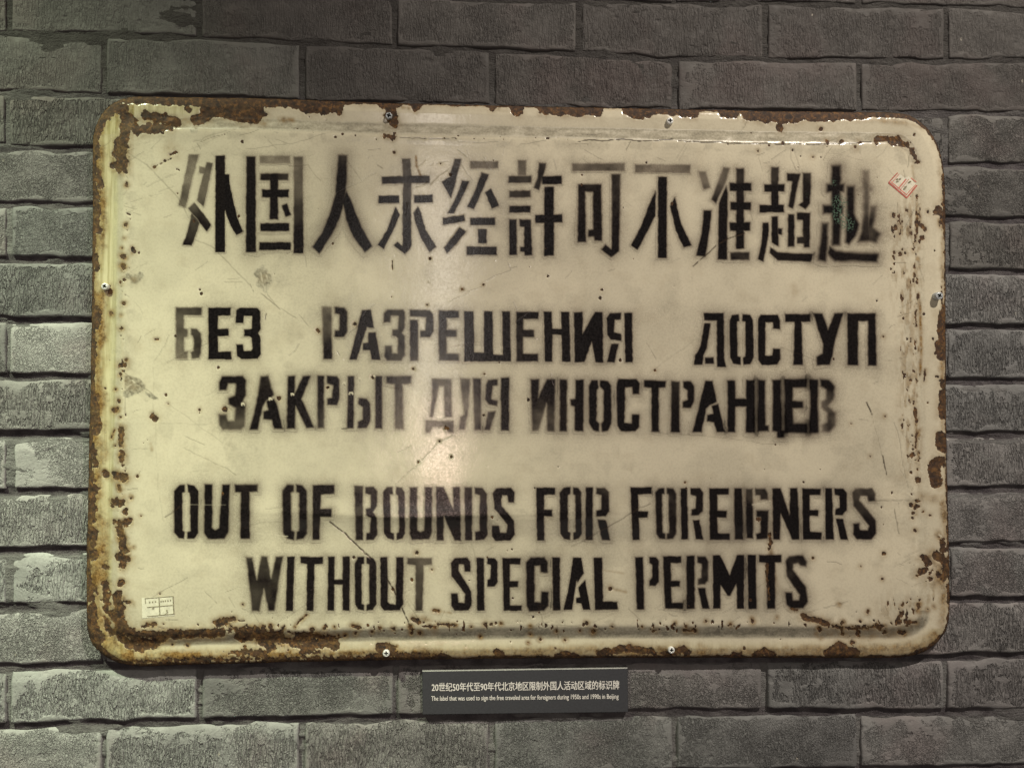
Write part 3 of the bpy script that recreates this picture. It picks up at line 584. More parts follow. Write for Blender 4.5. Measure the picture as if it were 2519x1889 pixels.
# --- English, second line
L('W', S('G', [(1282,698),(1330,698),(1365,870),(1398,690),(1445,690),(1475,860),(1512,690),(1568,690),(1500,1112),(1455,1112),(1420,940),(1385,1115),(1328,1112)], .86), soft=3, halo=.32)
L('I', S('G', [(1600,690),(1660,690),(1645,1112),(1590,1112)], .93), soft=1.8, halo=.24)
L('T', S('G', [(1702,692),(1880,692),(1880,745),(1815,752),(1805,1112),(1750,1112),(1755,752),(1705,742)], .94), soft=1.8, halo=.24)
L('H', S('G', [(1918,690),(1970,690),(1968,868),(2030,868),(2032,690),(2088,690),(2085,1110),(2032,1110),(2030,908),(1968,908),(1965,1110),(1915,1110)], .95), soft=1.9, halo=.26)
L('O', S('G', [(2150,695),(2200,692),(2200,745),(2180,750),(2180,1060),(2200,1065),(2200,1110),(2150,1100),(2128,1060),(2125,740)], .95), S('H', [(5,695),(55,700),(80,740),(82,1060),(55,1105),(5,1110),(5,1065),(25,1055),(25,750),(5,745)], .93), soft=2, halo=.28)
L('U', S('H', [(112,695),(168,695),(172,1045),(190,1060),(232,1060),(235,695),(292,695),(290,1060),(265,1108),(140,1110),(115,1070)], .93, .96), soft=2, halo=.26)
L('T', S('H', [(322,700),(515,702),(512,752),(450,758),(442,1112),(385,1112),(385,758),(322,748)], .80, .87), soft=2.2, halo=.2)
L('S', S('H', [(690,702),(790,700),(812,730),(815,808),(768,808),(760,752),(725,752),(720,800),(820,960),(825,1070),(795,1110),(690,1112),(665,1075),(662,978),(715,975),(722,1045),(765,1050),(772,985),(665,840),(660,740)], .95), soft=2.2, halo=.26)
L('P', S('H', [(860,700),(918,700),(922,1110),(865,1110)], .96), S('H', [(942,700),(1000,702),(1022,730),(1025,890),(1000,925),(942,925),(945,870),(968,860),(970,755),(942,750)], .97), soft=1.8, halo=.22)
L('E', S('H', [(1062,702),(1205,702),(1202,750),(1120,752),(1120,880),(1185,882),(1183,928),(1120,930),(1122,1068),(1212,1070),(1210,1112),(1070,1112)], .95), soft=2, halo=.26)
L('C', S('H', [(1280,700),(1385,698),(1412,735),(1412,815),(1362,812),(1358,760),(1310,762),(1310,1045),(1360,1048),(1365,965),(1418,968),(1418,1070),(1385,1110),(1275,1112),(1250,1070),(1248,735)], .92), soft=3, halo=.4)
L('I', S('H', [(1448,698),(1508,698),(1512,1108),(1455,1108)], .95), soft=2, halo=.28)
L('A', S('H', [(1612,698),(1675,698),(1695,820),(1645,895),(1640,870),(1605,1105),(1535,1108),(1570,950)], .97), S('H', [(1705,870),(1745,1105),(1688,1105),(1675,1055),(1635,1052),(1635,1010),(1665,1005),(1650,930)], 1), soft=1.5, halo=.18)
L('L', S('H', [(1770,698),(1838,698),(1845,1040),(1955,1040),(1958,1102),(1782,1105)], .95), soft=1.9, halo=.26)
L('P', S('H', [(2095,695),(2155,695),(2165,1102),(2105,1102)], .95), S('I', [(-8,648),(42,648),(60,680),(60,830),(35,855),(-8,858),(-8,820),(12,800),(12,705),(-8,690)], .9, .97), soft=2.4, halo=.34)
L('E', S('I', [(92,642),(222,642),(222,690),(148,692),(150,820),(212,822),(210,862),(150,862),(155,980),(235,982),(235,1022),(105,1022)], .92, .97), soft=2.4, halo=.34)
L('R', S('I', [(262,640),(318,640),(322,1022),(265,1022)], .95), S('I', [(340,642),(400,645),(420,680),(418,820),(395,845),(345,850),(345,810),(370,795),(372,700),(340,690)], .85), S('I', [(348,872),(395,872),(430,1022),(375,1022)], .95), soft=2.6, halo=.36)
L('M', S('I', [(452,635),(505,635),(575,780),(628,635),(680,632),(678,1022),(628,1022),(625,840),(578,930),(562,930),(510,850),(508,1022),(455,1022)], .96), soft=2, halo=.3)
L('I', S('I', [(705,632),(765,632),(768,1022),(712,1022)], .98), soft=2, halo=.34)
L('T', S('I', [(785,632),(950,632),(950,685),(905,690),(905,1022),(848,1022),(845,692),(788,685)], .96), soft=2.6, halo=.3)
L('S', S('I', [(1005,640),(1105,635),(1135,680),(1130,715),(1090,710),(1070,690),(1040,700),(1035,740),(1130,870),(1142,970),(1110,1018),(1020,1018),(990,990),(980,905),(1025,905),(1035,960),(1075,960),(1085,920),(990,790),(980,680)], .86, .9), soft=3.2, halo=.38)

def letter_ink(lt, X, Y):
    ch, st, soft, halo, hw = lt
    a = np.zeros(X.shape); hl = np.zeros(X.shape)
    for poly, d0, d1 in st:
        p = np.array(poly); x0, y0 = p.min(0); x1, y1 = p.max(0)
        m_ = (X > x0 - 45) & (X < x1 + 45) & (Y > y0 - 45) & (Y < y1 + 45)
        if not m_.any(): continue
        xx = X[m_]; yy = Y[m_]
        wx = xx + (vn(xx, yy, 9, 5) - .5) * 1.6; wy = yy + (vn(xx, yy, 9, 6) - .5) * 1.6
        s = sdf_poly(p, wx, wy)
        t = np.clip((yy - y0) / max(y1 - y0, 1), 0, 1)
        d = d0 + (d1 - d0) * t
        # patchy coat where the spray was thin
        d = d - (1 - d) * .5 * (fbm(xx, yy, 34, 91, 3) - .5) * 2
        core = d * ss(-soft * 1.5, soft * 1.0, s)
        a[m_] = np.maximum(a[m_], core)
        hl[m_] = np.maximum(hl[m_], halo * d * np.exp(-np.maximum(-s, 0) / (hw * 1.15)) * ss(-44, -20, s))
    hl = np.minimum(hl * 1.5 * (0.45 + 1.1 * fbm(X, Y, 70, 95, 3)), .75)
    return np.clip(np.maximum(a, a + hl * (1 - a)), 0, 1)
BB = []
for lt in LT:
    p = np.concatenate([np.array(s[0]) for s in lt[1]]); BB.append((*p.min(0), *p.max(0)))

# ---------------- wear: brushes (points, width, raggedness) measured from the photograph
RUST = []; STAIN = []; GRIME = []; SCR = []; PALE = []
def R(k, pts, w, rg=5.0): RUST.append((cv(k, pts), w, rg))
def ST(k, pts, w, s=.8): STAIN.append((cv(k, pts), w, s))
def GR(k, pts, w, s=.6): GRIME.append((cv(k, pts), w, s))
def SC(k, pts, w=1.3, s=.8): SCR.append((cv(k, pts), w, s))
def PL(k, pts, w, s=.9): PALE.append((cv(k, pts), w, s))
# top left corner
R('A', [(120,330),(170,220),(260,150),(330,150)], 13, 6); R('A', [(120,330),(120,520)], 9, 7)
R('A', [(500,200),(560,215),(650,225),(740,250)], 12, 6); R('A', [(960,130),(970,215),(900,240)], 14, 5); R('A', [(1080,130),(1200,170),(1330,180)], 20, 6)
R('A', [(1160,200),(1300,240),(1400,200)], 12, 6); R('A', [(820,150),(840,165)], 7, 2)
R('A', [(360,220),(350,330),(310,420),(300,520),(320,600)], 15, 8); R('A', [(400,260),(430,330),(520,310),(600,300)], 11, 7); R('A', [(640,300),(700,300)], 7, 5)
R('A', [(340,590),(330,630)], 6, 6); R('A', [(130,640),(150,760)], 9, 7); R('A', [(110,820),(125,950),(120,1060),(140,1090)], 9, 7); R('A', [(105,1300),(120,1400)], 7, 6)
R('A', [(350,735),(350,748)], 4, 2); R('A', [(345,1050),(350,1060)], 3.5, 3); R('A', [(405,1240),(410,1262)], 5, 2); R('A', [(320,1295),(335,1305)], 5, 4); R('A', [(320,1370),(325,1385)], 6, 4)
R('A', [(335,1160)], 2.5, 2); R('A', [(318,1235)], 2.5, 1); R('A', [(330,1480)], 4, 3); R('A', [(310,1500)], 4, 3); R('A', [(355,965),(380,975)], 2, 1)
R('A', [(650,558)], 4, 1); R('A', [(568,605)], 4, 1); R('A', [(690,510),(740,488)], 3, 2); R('A', [(700,540),(560,608)], 1.0, 1.5); R('A', [(2010,130),(2005,180)], 7, 4)
R('A', [(740,622),(760,628)], 1.6, 1); R('A', [(250,590),(300,620)], 7, 7)
ST('A', [(700,490)], 24, .38); ST('A', [(1550,235),(1640,240)], 7, .8); ST('A', [(400,240),(700,260),(900,240)], 14, .5); ST('A', [(1200,235),(1420,270)], 10, .45); ST('A', [(150,300),(140,900)], 12, .4)
# top edge, screws
R('B', [(185,160),(185,200),(215,255)], 13, 5); R('B', [(150,365),(215,372)], 6, 3); R('B', [(205,378),(200,388)], 5, 2); R('B', [(220,490)], 4, 1); R('B', [(385,130),(385,165)], 6, 4)
R('B', [(205,1330),(207,1400)], 1.3, 1); R('B', [(980,145)], 8, 3); R('B', [(1350,185)], 4, 3); R('B', [(1170,150),(1180,180)], 12, 4)
ST('B', [(280,140),(330,150)], 6, .6); ST('B', [(390,520),(395,600),(430,680)], 3.2, .75); ST('B', [(960,150),(1120,160)], 7, .4)
for x in (80, 330, 455, 610, 700, 840, 920, 1070, 1320, 1405, 1485, 1565): R('B', [(x, 380 + (x * 7) % 11)], 1.6 + (x % 5) * .35, 1.5)
SC('B', [(1650,405),(1700,395),(1850,400),(1980,390),(2120,400),(2212,402)], 1.8, 1.0); SC('B', [(270,375),(520,385),(700,380)], 1.4, .8); SC('B', [(2060,405),(2020,480)], 1.5, .7)
SC('B', [(720,410),(900,420),(1030,410)], 1.2, .5); SC('B', [(1200,430),(1400,400)], 1.2, .5)
# top right
R('C', [(935,275),(940,290)], 8, 4); R('C', [(1235,285)], 5, 3); R('C', [(1280,380)], 4, 3); R('C', [(1385,380)], 5, 3); R('C', [(1510,385)], 4, 3)
R('C', [(1640,365),(1720,360),(1800,360)], 7, 4); R('C', [(1740,380),(1800,385),(1860,405)], 8, 4); R('C', [(1895,440),(1905,470),(1935,530)], 5, 4)
R('C', [(1640,400)], 4, 2); R('C', [(1480,420),(1490,430)], 3, 3); R('C', [(780,448)], 3, 2); R('C', [(1178,494)], 3, 1.5); R('C', [(1090,486)], 2, 1); R('C', [(1235,494)], 2, 1)
R('C', [(2085,860),(2080,890)], 9, 4); R('C', [(2115,900),(2125,1000)], 6, 6); R('C', [(2125,560),(2125,840)], 3, 4)
SC('C', [(0,375),(160,360)], 1.8, 1.0); SC('C', [(200,372),(400,385),(760,395),(1200,400),(1600,385)], 1.8, .95); SC('C', [(310,1285),(480,1130),(560,1085),(680,1045)], 2.0, .95)
SC('C', [(1830,1030),(1930,860),(1950,830)], 1.4, .6); SC('C', [(1015,430),(1020,500),(1060,590)], 1.4, .45); SC('C', [(1040,440),(1080,560),(1070,600)], 1.2, .4)
SC('C', [(190,510),(260,390)], 1.2, .4); SC('C', [(210,520),(280,400)], 1.2, .4); SC('C', [(1870,570),(1885,450)], 1.5, .6)
ST('C', [(1900,560),(1910,640),(1900,800)], 4, .45); ST('C', [(1500,210),(1850,240)], 9, .45); ST('C', [(2100,520),(2110,640)], 8, .5); ST('C', [(2090,950),(2110,1000)], 8, .7); ST('C', [(2115,1100),(2120,1400)], 4, .6)
for (x, y) in ((1915,1280),(1905,1160),(1920,1060),(1990,1010),(1970,1070),(1890,1040),(1950,1100),(1915,1340),(1930,1390),(1770,1180),(1765,1215),(1845,1180),(1810,1190),(1760,910),(1775,1000),(2010,880),(1970,985)):
    R('C', [(x, y), (x + 3, y + 14)], 2.6 + (x % 3), 2.5)
# right side
R('F', [(2120,230),(2120,510)], 13, 5); R('F', [(2095,440),(2100,490)], 12, 5); R('F', [(2120,780),(2120,940)], 11, 5); R('F', [(2105,1100),(2115,1180)], 14, 5); R('F', [(2115,700),(2120,740)], 6, 5)
R('F', [(2080,1290),(2060,1327)], 14, 5); R('I', [(2060,-20),(2065,40),(2080,110)], 15, 4); R('I', [(2110,-60),(2125,-20)], 7, 4)
ST('F', [(2118,540),(2120,700)], 7, .75); ST('F', [(2120,0),(2120,200)], 5, .6); ST('F', [(2115,960),(2120,1050)], 6, .5)
R('F', [(2110,20),(2118,180)], 2.0, 3); R('F', [(1995,620),(1985,700)], 2.2, 2.5)
R('F', [(1925,190),(1925,300)], 2.4, 4); R('F', [(1915,400),(1925,470)], 1.8, 3); R('F', [(1920,900),(1930,1000)], 2.6, 4); R('F', [(1930,1080),(1925,1180)], 2.4, 3); R('F', [(1895,1240),(1910,1230)], 5, 3); R('F', [(1903,1168)], 2.2, 1)
R('F', [(2085,90)], 0.1, .1)
ST('F', [(1955,130),(1965,480),(1955,660)], 4.5, .85); ST('F', [(1895,420),(1890,640)], 6, .32); ST('F', [(1910,200),(1900,400)], 6, .4); ST('F', [(1915,720),(1925,1200)], 4, .35); ST('F', [(1040,15),(1050,60)], 9, .25)
SC('F', [(1572,855),(1590,900),(1602,940)], 2.2, .95); SC('F', [(1602,940),(1660,1160),(1690,1290)], 1.0, .35); SC('F', [(1685,1240),(1700,1327)], 2.0, .9); SC('F', [(1770,1000),(1810,1150),(1835,1327)], 1.2, .45)
SC('F', [(0,1075),(500,1105),(800,1150),(920,1160)], 1.1, .4); SC('F', [(0,640),(200,490),(330,400)], 1.2, .35)
for (x, y, w) in ((32,620,4),(1690,380,3),(1740,340,2.6),(905,1160,2.4),(935,1162,2),(1455,1010,3),(1815,985,3),(1700,955,3),(1595,1245,3.5),(2050,395,4),(2085,670,4)): R('F', [(x, y)], w * .8, 2)
R('E', [(750,38)], 4, 1.2); R('E', [(1836,43)], 3, 1); R('E', [(475,158)], 2.6, 1); R('E', [(915,1018)], 3, 1); R('E', [(620,1110),(635,1120)], 4.5, 2); R('E', [(575,1218)], 3, 1); R('E', [(370,655)], 3, 2); R('E', [(922,695)], 2.5, 1.5); R('E', [(915,3)], 3, 1)
SC('E', [(780,60),(915,15)], 1.3, .5); SC('E', [(650,130),(800,75)], 1.2, .35); SC('E', [(390,1410),(560,1230),(680,1170)], 1.2, .4); SC('E', [(250,1300),(350,1255)], 1.2, .4); SC('E', [(660,485),(760,465)], 1.2, .6); SC('E', [(700,470),(900,445)], 1.0, .35)
SC('E', [(1320,185),(1390,130)], 1.2, .3); SC('E', [(1170,280),(1270,215)], 1.1, .5)
# centre left, chips and glue remains
R('D', [(555,1025),(575,1040)], 8, 2); R('D', [(575,428),(598,426)], 3, 1); R('D', [(675,926)], 2.2, .8); R('D', [(920,975)], 3, 1.5); R('D', [(920,990),(922,1010)], 1, 1); R('D', [(1535,885)], 6, 3); R('D', [(1118,970)], 7, 1.5)
R('D', [(2125,308)], 5, 2); R('D', [(1835,350),(1845,365)], 4, 2); R('D', [(1917,800)], 4, 2); R('D', [(233,222)], 5, 2); R('D', [(331,148)], 5, 1); R('D', [(315,340)], 5, 3); R('D', [(310,400)], 2, 1); R('D', [(315,240)], 2.5, 1.5)
R('D', [(300,625),(335,620)], 6, 5); R('D', [(350,590)], 4, 3); R('D', [(305,700)], 4, 2); R('D', [(290,905)], 5, 4); R('D', [(255,975),(275,970)], 6, 4); R('D', [(268,815)], 3, 2); R('D', [(308,1030)], 3, 1)
R('D', [(315,1120),(310,1240)], 7, 4); R('D', [(318,1310),(312,1370)], 7, 4); R('D', [(262,1130),(235,1190)], 2.2, 2.5); R('D', [(265,1250)], 2.2, 2)
R('D', [(100,190),(130,250),(115,310)], 12, 6); R('D', [(95,460),(90,640)], 7, 6); R('D', [(110,880),(110,1060),(130,1120)], 12, 7); R('D', [(90,1250),(110,1400)], 8, 7); R('D', [(205,30),(220,55)], 8, 4)
ST('D', [(110,150),(100,700),(110,1422)], 14, .55); ST('D', [(170,900),(180,1422)], 14, .28); ST('D', [(390,400),(440,500)], 16, .14); ST('D', [(250,980)], 14, .4); ST('D', [(540,1240),(550,1290)], 4, .4); ST('D', [(345,560),(370,640)], 8, .35)
SC('D', [(565,590),(562,985)], 2.2, .22); SC('D', [(575,1060),(590,1422)], 2.2, .2); SC('D', [(680,930),(1100,1230)], 1.2, .3); SC('D', [(800,1180),(960,1250)], 1.3, .5); SC('D', [(800,1270),(1100,1420)], 1.3, .35)
SC('D', [(1310,0),(1345,55)], 1.4, .6); SC('D', [(1390,60),(1470,130),(1545,195)], 1.8, .55); SC('D', [(1450,80),(1520,170)], 1.4, .5); SC('D', [(1560,190),(1660,260)], 1.4, .5); SC('D', [(1690,235),(1760,320)], 1.4, .45)
SC('D', [(1435,235),(1430,275)], 1.4, .9); SC('D', [(1985,515),(2010,555)], 1.3, .6); SC('D', [(330,690),(480,800),(585,880)], 1.6, .5); SC('D', [(2025,1120),(2060,1118)], 2.0, .95); SC('D', [(335,830),(335,1000)], 1.6, .45)
PL('D', [(1265,250),(1322,250),(1322,340),(1268,340)], 2, 0.0)
GR('D', [(360,740),(450,760),(470,800),(350,850)], 9, .8); GR('D', [(380,790),(430,800)], 14, .7); GR('D', [(500,840),(580,882)], 4, .75); ST('D', [(360,760),(440,790)], 16, .45); GR('D', [(500,900)], 4, .35)
PL('D', [(400,745),(415,760)], 2.5, .8); PL('D', [(350,800),(400,770)], 1.4, .6)
GR('A', [(360,1450),(400,1470),(460,1450),(410,1495)], 8, .75); GR('A', [(1380,1430),(1420,1440),(1450,1480),(1410,1500)], 11, .75); ST('A', [(1415,1460)], 14, .4); ST('A', [(410,1470)], 12, .4); GR('A', [(1410,1380),(1430,1420)], 5, .5); GR('D', [(1380,0),(1450,10),(1430,40)], 7, .5)
PL('A', [(1400,1430),(1410,1490)], 2, .5); PL('A', [(1440,1440),(1450,1470)], 1.6, .5)
for (x, y, w) in ((1118,970,8),(1258,935,8),(1470,890,8),(1640,855,7),(2043,770,8),(2095,845,10),(2165,740,9)):
    PL('D', [(x - w, y + 4), (x - w * .6, y - w), (x + w, y - w), (x + w * 1.4, y + 2)], 1.5, .75); GR('D', [(x, y)], 3.4, .75)
PL('E', [(35,720),(70,715)], 1.8, .8); R('E', [(55,722)], 4, 1.5)
# scratches upper left
for a, b in (((350,480),(520,600)), ((520,600),(760,850)), ((760,850),(840,1010)), ((890,1172),(1010,1220)), ((1010,1220),(1130,1330)), ((1130,1330),(1220,1430)), ((1220,1430),(1300,1517))): SC('A', [a, b], 1.9, .42)
for a, b in (((340,890),(470,848)), ((500,755),(740,655)), ((600,800),(730,755)), ((350,960),(430,930)), ((400,960),(460,980)), ((330,820),(360,790)), ((900,360),(945,410)), ((540,465),(640,370)), ((1290,465),(1640,425)), ((1420,370),(1520,465)), ((1500,385),(1620,430)),
             ((1640,425),(1900,345)), ((870,410),(1010,360)), ((940,380),(1130,320)), ((1740,1295),(1745,1380)), ((890,1400),(980,1340)), ((1120,1500),(1250,1500)), ((1140,1478),(1230,1470)), ((640,1000),(700,980)), ((330,905),(420,935)), ((360,700),(330,640))):
    SC('A', [a, b], 1.4, .42)
SC('B', [(930,1490),(1010,1440),(1130,1410)], 1.4, .45); SC('B', [(1100,1350),(1120,1400),(1180,1380)], 1.5, .5); SC('B', [(550,575),(640,560)], 1.1, .45); SC('B', [(90,590),(135,620)], 1.3, .6); SC('B', [(1040,450),(1075,440),(1060,520)], 1.1, .35); SC('B', [(1885,1412),(1930,1400)], 2, .4)
GR('A', [(860,320),(880,300),(890,330)], 5, .5)
# lower left
R('G', [(185,40),(195,55)], 8, 2); R('G', [(270,60),(330,75)], 11, 6); R('G', [(290,140),(300,170)], 4, 3); R('G', [(250,275),(320,270)], 9, 7); R('G', [(345,345)], 8, 3); R('G', [(370,420),(350,430)], 10, 5); R('G', [(270,420),(300,430)], 7, 5)
R('G', [(300,480),(320,560),(330,640),(340,640)], 9, 6); R('G', [(305,690),(350,710)], 10, 6); R('G', [(325,740),(320,770)], 8, 5); R('G', [(300,905),(315,890)], 7, 4); R('G', [(385,235)], 4, 3); R('G', [(437,70)], 3.5, 1.5); R('G', [(465,376)], 2.2, .8)
R('G', [(280,1000),(290,1100),(290,1180),(330,1250),(400,1310),(480,1360),(560,1375)], 14, 9); R('G', [(330,1040),(380,1050)], 4, 4); R('G', [(260,1150),(300,1280),(370,1370),(450,1400)], 11, 9)
R('G', [(420,1290),(560,1300),(800,1290),(1090,1285)], 10, 6); R('G', [(560,1375),(650,1320)], 8, 8); R('G', [(500,1230),(560,1220)], 7, 6); R('G', [(1060,1210),(1120,1200)], 10, 5); R('G', [(1150,1180),(1190,1175)], 6, 4); R('G', [(1190,1185),(1270,1190)], 1.6, 2)
R('G', [(1160,1255),(1420,1250)], 6, 8); R('G', [(1260,1300),(1500,1330),(1650,1350),(1800,1370),(1950,1360)], 15, 13); R('G', [(1470,1230),(1480,1290)], 5, 5); R('G', [(1400,1340),(1480,1400)], 10, 10); R('G', [(1680,1310),(1850,1310),(1960,1330)], 8, 9)
R('G', [(1570,1250)], 4, 3); R('G', [(1790,1255)], 5, 4); R('G', [(1890,1250)], 3.5, 2); R('G', [(1970,1235)], 3, 2); R('G', [(2110,1230),(2160,1240)], 5, 4); R('G', [(2050,1300)], 4, 3); R('G', [(2000,1300)], 3, 3); R('G', [(2130,1290)], 4, 3)
R('G', [(1750,1145),(1690,1200),(1665,1240)], 2.4, 2); R('G', [(1210,1300)], 5, 2); R('G', [(825,1380)], 4, 3); R('G', [(710,1375)], 3, 2); R('G', [(1270,1390)], 4, 4); R('G', [(910,1220)], 2, 1.5); R('G', [(1220,1440),(1420,1450)], 7, 7)
R('G', [(1700,1440),(1850,1430)], 5, 6); R('G', [(640,1215)], 2.2, 2); R('G', [(613,982)], 2.2, 1); R('G', [(1255,1063)], 2.4, 1); R('G', [(390,510),(370,560)], .1, .1)
R('G', [(80,60),(90,200),(80,400)], 12, 10); R('G', [(70,500),(90,680)], 12, 10); R('G', [(60,850),(80,1000)], 10, 10); R('G', [(190,900),(200,1100)], 9, 10); R('G', [(80,1100),(90,1250),(130,1350)], 13, 11); R('G', [(200,1180),(230,1280)], 8, 9); R('G', [(180,760),(190,780)], 7, 6)
R('G', [(350,1510),(700,1505),(1000,1490)], 4, 6)
ST('G', [(70,0),(90,500),(60,1000),(70,1300),(160,1420),(300,1490),(500,1500)], 26, .85); ST('G', [(140,200),(160,700),(170,1100),(260,1350)], 24, .55); ST('G', [(300,700),(400,760)], 16, .25); ST('G', [(270,960),(300,1200),(420,1330),(700,1300)], 30, .6)
ST('G', [(500,1500),(1200,1470),(2212,1450)], 13, .85); ST('G', [(1200,1400),(1600,1400),(2212,1440)], 20, .45); ST('G', [(1300,1330),(1900,1330)], 26, .5); ST('G', [(340,620),(400,620)], 9, .5); ST('G', [(330,710),(410,700)], 8, .5); ST('G', [(560,1230),(650,1250)], 9, .45); ST('G', [(340,1050),(400,1060)], 9, .5)
ST('G', [(1060,1190),(1250,1190)], 12, .4); ST('G', [(450,1420),(1100,1440)], 12, .35)
SC('G', [(360,172),(435,155)], 1.3, .6); SC('G', [(655,380),(720,340),(768,300)], 1.6, .7); SC('G', [(965,965),(1055,1055)], 1.2, .5); SC('G', [(590,50),(600,200),(640,420)], 1.6, .3); SC('G', [(1110,0),(1210,55)], 1.2, .5)
SC('G', [(1930,425),(2050,510),(2130,585),(2212,670)], 2.4, .95); SC('H', [(0,665),(40,700)], 2.2, .9); SC('H', [(170,875),(215,945),(235,990)], 2.6, .95); SC('H', [(285,1090),(310,1150),(345,1235)], 2.4, .95)
SC('G', [(1440,320),(1560,310)], 1.8, .35); SC('G', [(1250,470),(1400,430),(1560,425)], 2.2, .28); SC('G', [(570,1215),(650,1250)], 1.2, .5)
PL('G', [(830,290),(1120,285)], .5, .12); PL('G', [(1370,515),(1600,530)], 1.0, .35)
# lower middle
ST('N', [(1500,1604),(1900,1602),(2230,1592),(2300,1560)], 13, .75); ST('N', [(2318,1560),(2322,1350)], 12, .7); ST('N', [(2150,1545),(2235,1530)], 20, .35)
ST('N', [(300,1614),(600,1612),(1000,1606),(1250,1609)], 17, .95); ST('N', [(1250,1609),(1700,1606),(2200,1600)], 11, .7); R('N', [(420,1624),(700,1619),(1100,1613)], 5, 10); R('N', [(560,1606),(640,1602)], 5, 8)
R('H', [(110,1400),(200,1400)], 11, 4); R('H', [(345,1235),(350,1245)], 5, 2); R('H', [(370,1175),(410,1195)], 6, 3); R('H', [(395,660)], 4, 1.5); R('H', [(530,1108),(560,1112)], 4, 2); R('H', [(213,945)], 3.4, 1); R('H', [(1900,938)], 5, 2.5)
for (x, y, w) in ((110,1248,4),(215,1252,5),(420,1285,6),(355,1285,4),(500,1235,5),(540,1240,5),(640,1220,5),(690,1228,3),(930,1215,6),(975,1215,4),(1048,1212,3.5),(820,1235,3),(1282,1232,3),(1715,1208,5),(1480,1272,4),(1665,1266,3),(1770,1270,6),(1915,1235,3),(2150,1235,3),
                  (240,1390,3),(890,1312,3.5),(1265,1360,3.5),(1355,1335,4),(1550,1340,4),(1280,1295,3),(515,795,3),(300,1205,2.5),(50,1275,3),(1345,1125,2)):
    R('H', [(x, y)], w * .85, 2.5)
R('H', [(560,1215),(700,1225)], 2.2, 3); R('H', [(440,1232),(520,1230)], 1.6, 2); R('H', [(0,1480),(150,1450),(420,1455),(480,1465)], 5, 5); R('H', [(1010,1435),(1055,1450)], 8, 4); R('H', [(1060,1478),(1150,1475)], 4, 3); R('H', [(1480,1465),(1560,1440),(1640,1460)], 6, 3)
R('H', [(1820,1440),(1990,1410),(2060,1405),(2212,1425)], 9, 5); R('H', [(1680,1485),(2212,1475)], 5, 3)
ST('H', [(0,1460),(300,1450),(700,1460)], 12, .8); ST('H', [(700,1470),(1100,1480)], 6, .6); ST('H', [(1200,1440),(1500,1450),(1700,1460)], 10, .5); ST('H', [(1850,1400),(2212,1430)], 16, .6); ST('H', [(440,1170),(500,1190)], 9, .5); ST('H', [(540,1110),(660,1128)], 3.5, .6); ST('H', [(1920,940),(2020,965)], 4, .55)
ST('H', [(540,1280)], 12, .35); ST('H', [(1840,795),(2000,820)], 3, .3); ST('H', [(0,1380),(600,1370)], 12, .25)
SC('H', [(230,135),(370,0)], 1.3, .45); SC('H', [(1680,570),(1900,450),(2120,320),(2212,280)], 1.8, .65); SC('H', [(1600,610),(1700,570)], 1.3, .5); SC('H', [(925,660),(990,618)], 1.3, .5); SC('H', [(90,1165),(150,1155)], 1.2, .4); SC('H', [(700,1215),(920,1210)], 1.2, .4); SC('H', [(1250,1228),(1450,1228),(1700,1225)], 1.2, .4); SC('H', [(1770,1205),(1920,1135)], 1.2, .4)
SC('H', [(560,1140),(820,1195)], 1.1, .3); SC('H', [(0,1240),(150,1250),(330,1240)], 1.5, .5)
GR('H', [(0,390),(150,400),(350,395),(560,385),(820,385),(950,380)], 5, .32); GR('G', [(1860,415),(2000,410),(2212,400)], 4, .3); GR('H', [(1180,330),(1250,345)], 5, .25)
# lower right
R('I', [(865,480),(870,540),(862,590)], 4.5, 3.5); R('I', [(848,700),(845,800),(862,950)], 3.2, 3); R('I', [(785,375)], 5, 3); R('I', [(250,108)], 2.6, .6); R('I', [(1110,1080),(1160,1100),(1230,1110),(1290,1135)], 7, 4); R('I', [(1020,1022),(1060,1030)], 3, 2)
ST('I', [(865,480),(870,640)], 9, .6); ST('I', [(860,700),(890,800),(880,900)], 12, .45); ST('I', [(690,200),(700,260)], 6, .3); ST('I', [(740,240),(860,215)], 6, .2)
for (x, y, w) in ((740,1115,5),(735,1098,3.5),(405,1115,3.5),(178,1125,3),(580,1135,4),(915,1085,3),(255,1150,3.5),(1180,655,3.5),(1525,715,4),(1690,622,6),(1680,810,4),(1575,1047,5),(1495,1045,2.5),(1370,990,3),(1690,410,2),(1395,1125,6),(1520,1115,3),(1825,1000,3),(2060,1010,4),(2010,1030,4),
                  (1900,365,4),(1920,455,4),(1895,190,2.4),(1940,90,9),(1950,100,6),(1930,240,5),(1950,240,5),(1890,270,6),(1920,290,6),(1935,280,7),(1905,330,4),(2025,345,4),(1980,320,3)):
    R('I', [(x, y)], w * .85, 2.6)
R('I', [(1330,1150),(1440,1165),(1700,1150)], 3.4, 5); R('I', [(1640,1140),(1660,1170)], 5, 3); R('I', [(1500,1180),(1505,1215)], 5, 4); R('I', [(1385,1175),(1390,1200)], 4, 4); R('I', [(1225,1160),(1230,1180)], 4, 4); R('I', [(1700,1195)], 5, 4); R('I', [(1800,1195),(1840,1200)], 5, 4); R('I', [(1850,1110),(1890,1120)], 4, 5); R('I', [(1870,1130),(1930,1120)], 3.6, 4)
R('I', [(20,1180),(40,1180)], 3, 3); R('I', [(190,1170),(190,1190)], 2, 2.5); R('I', [(250,1180),(320,1180)], 3.4, 4); R('I', [(1860,1020),(1860,1100)], 1.6, 3); R('I', [(1950,960),(1940,1040)], 3, 6)
ST('I', [(1300,1190),(1550,1220),(1850,1200)], 16, .38); ST('I', [(1210,1200),(1240,1230)], 10, .5); ST('I', [(1920,260),(1930,340)], 7, .5); ST('I', [(1960,210),(2100,230)], 14, .35); ST('I', [(2120,230),(2140,420)], 12, .6)
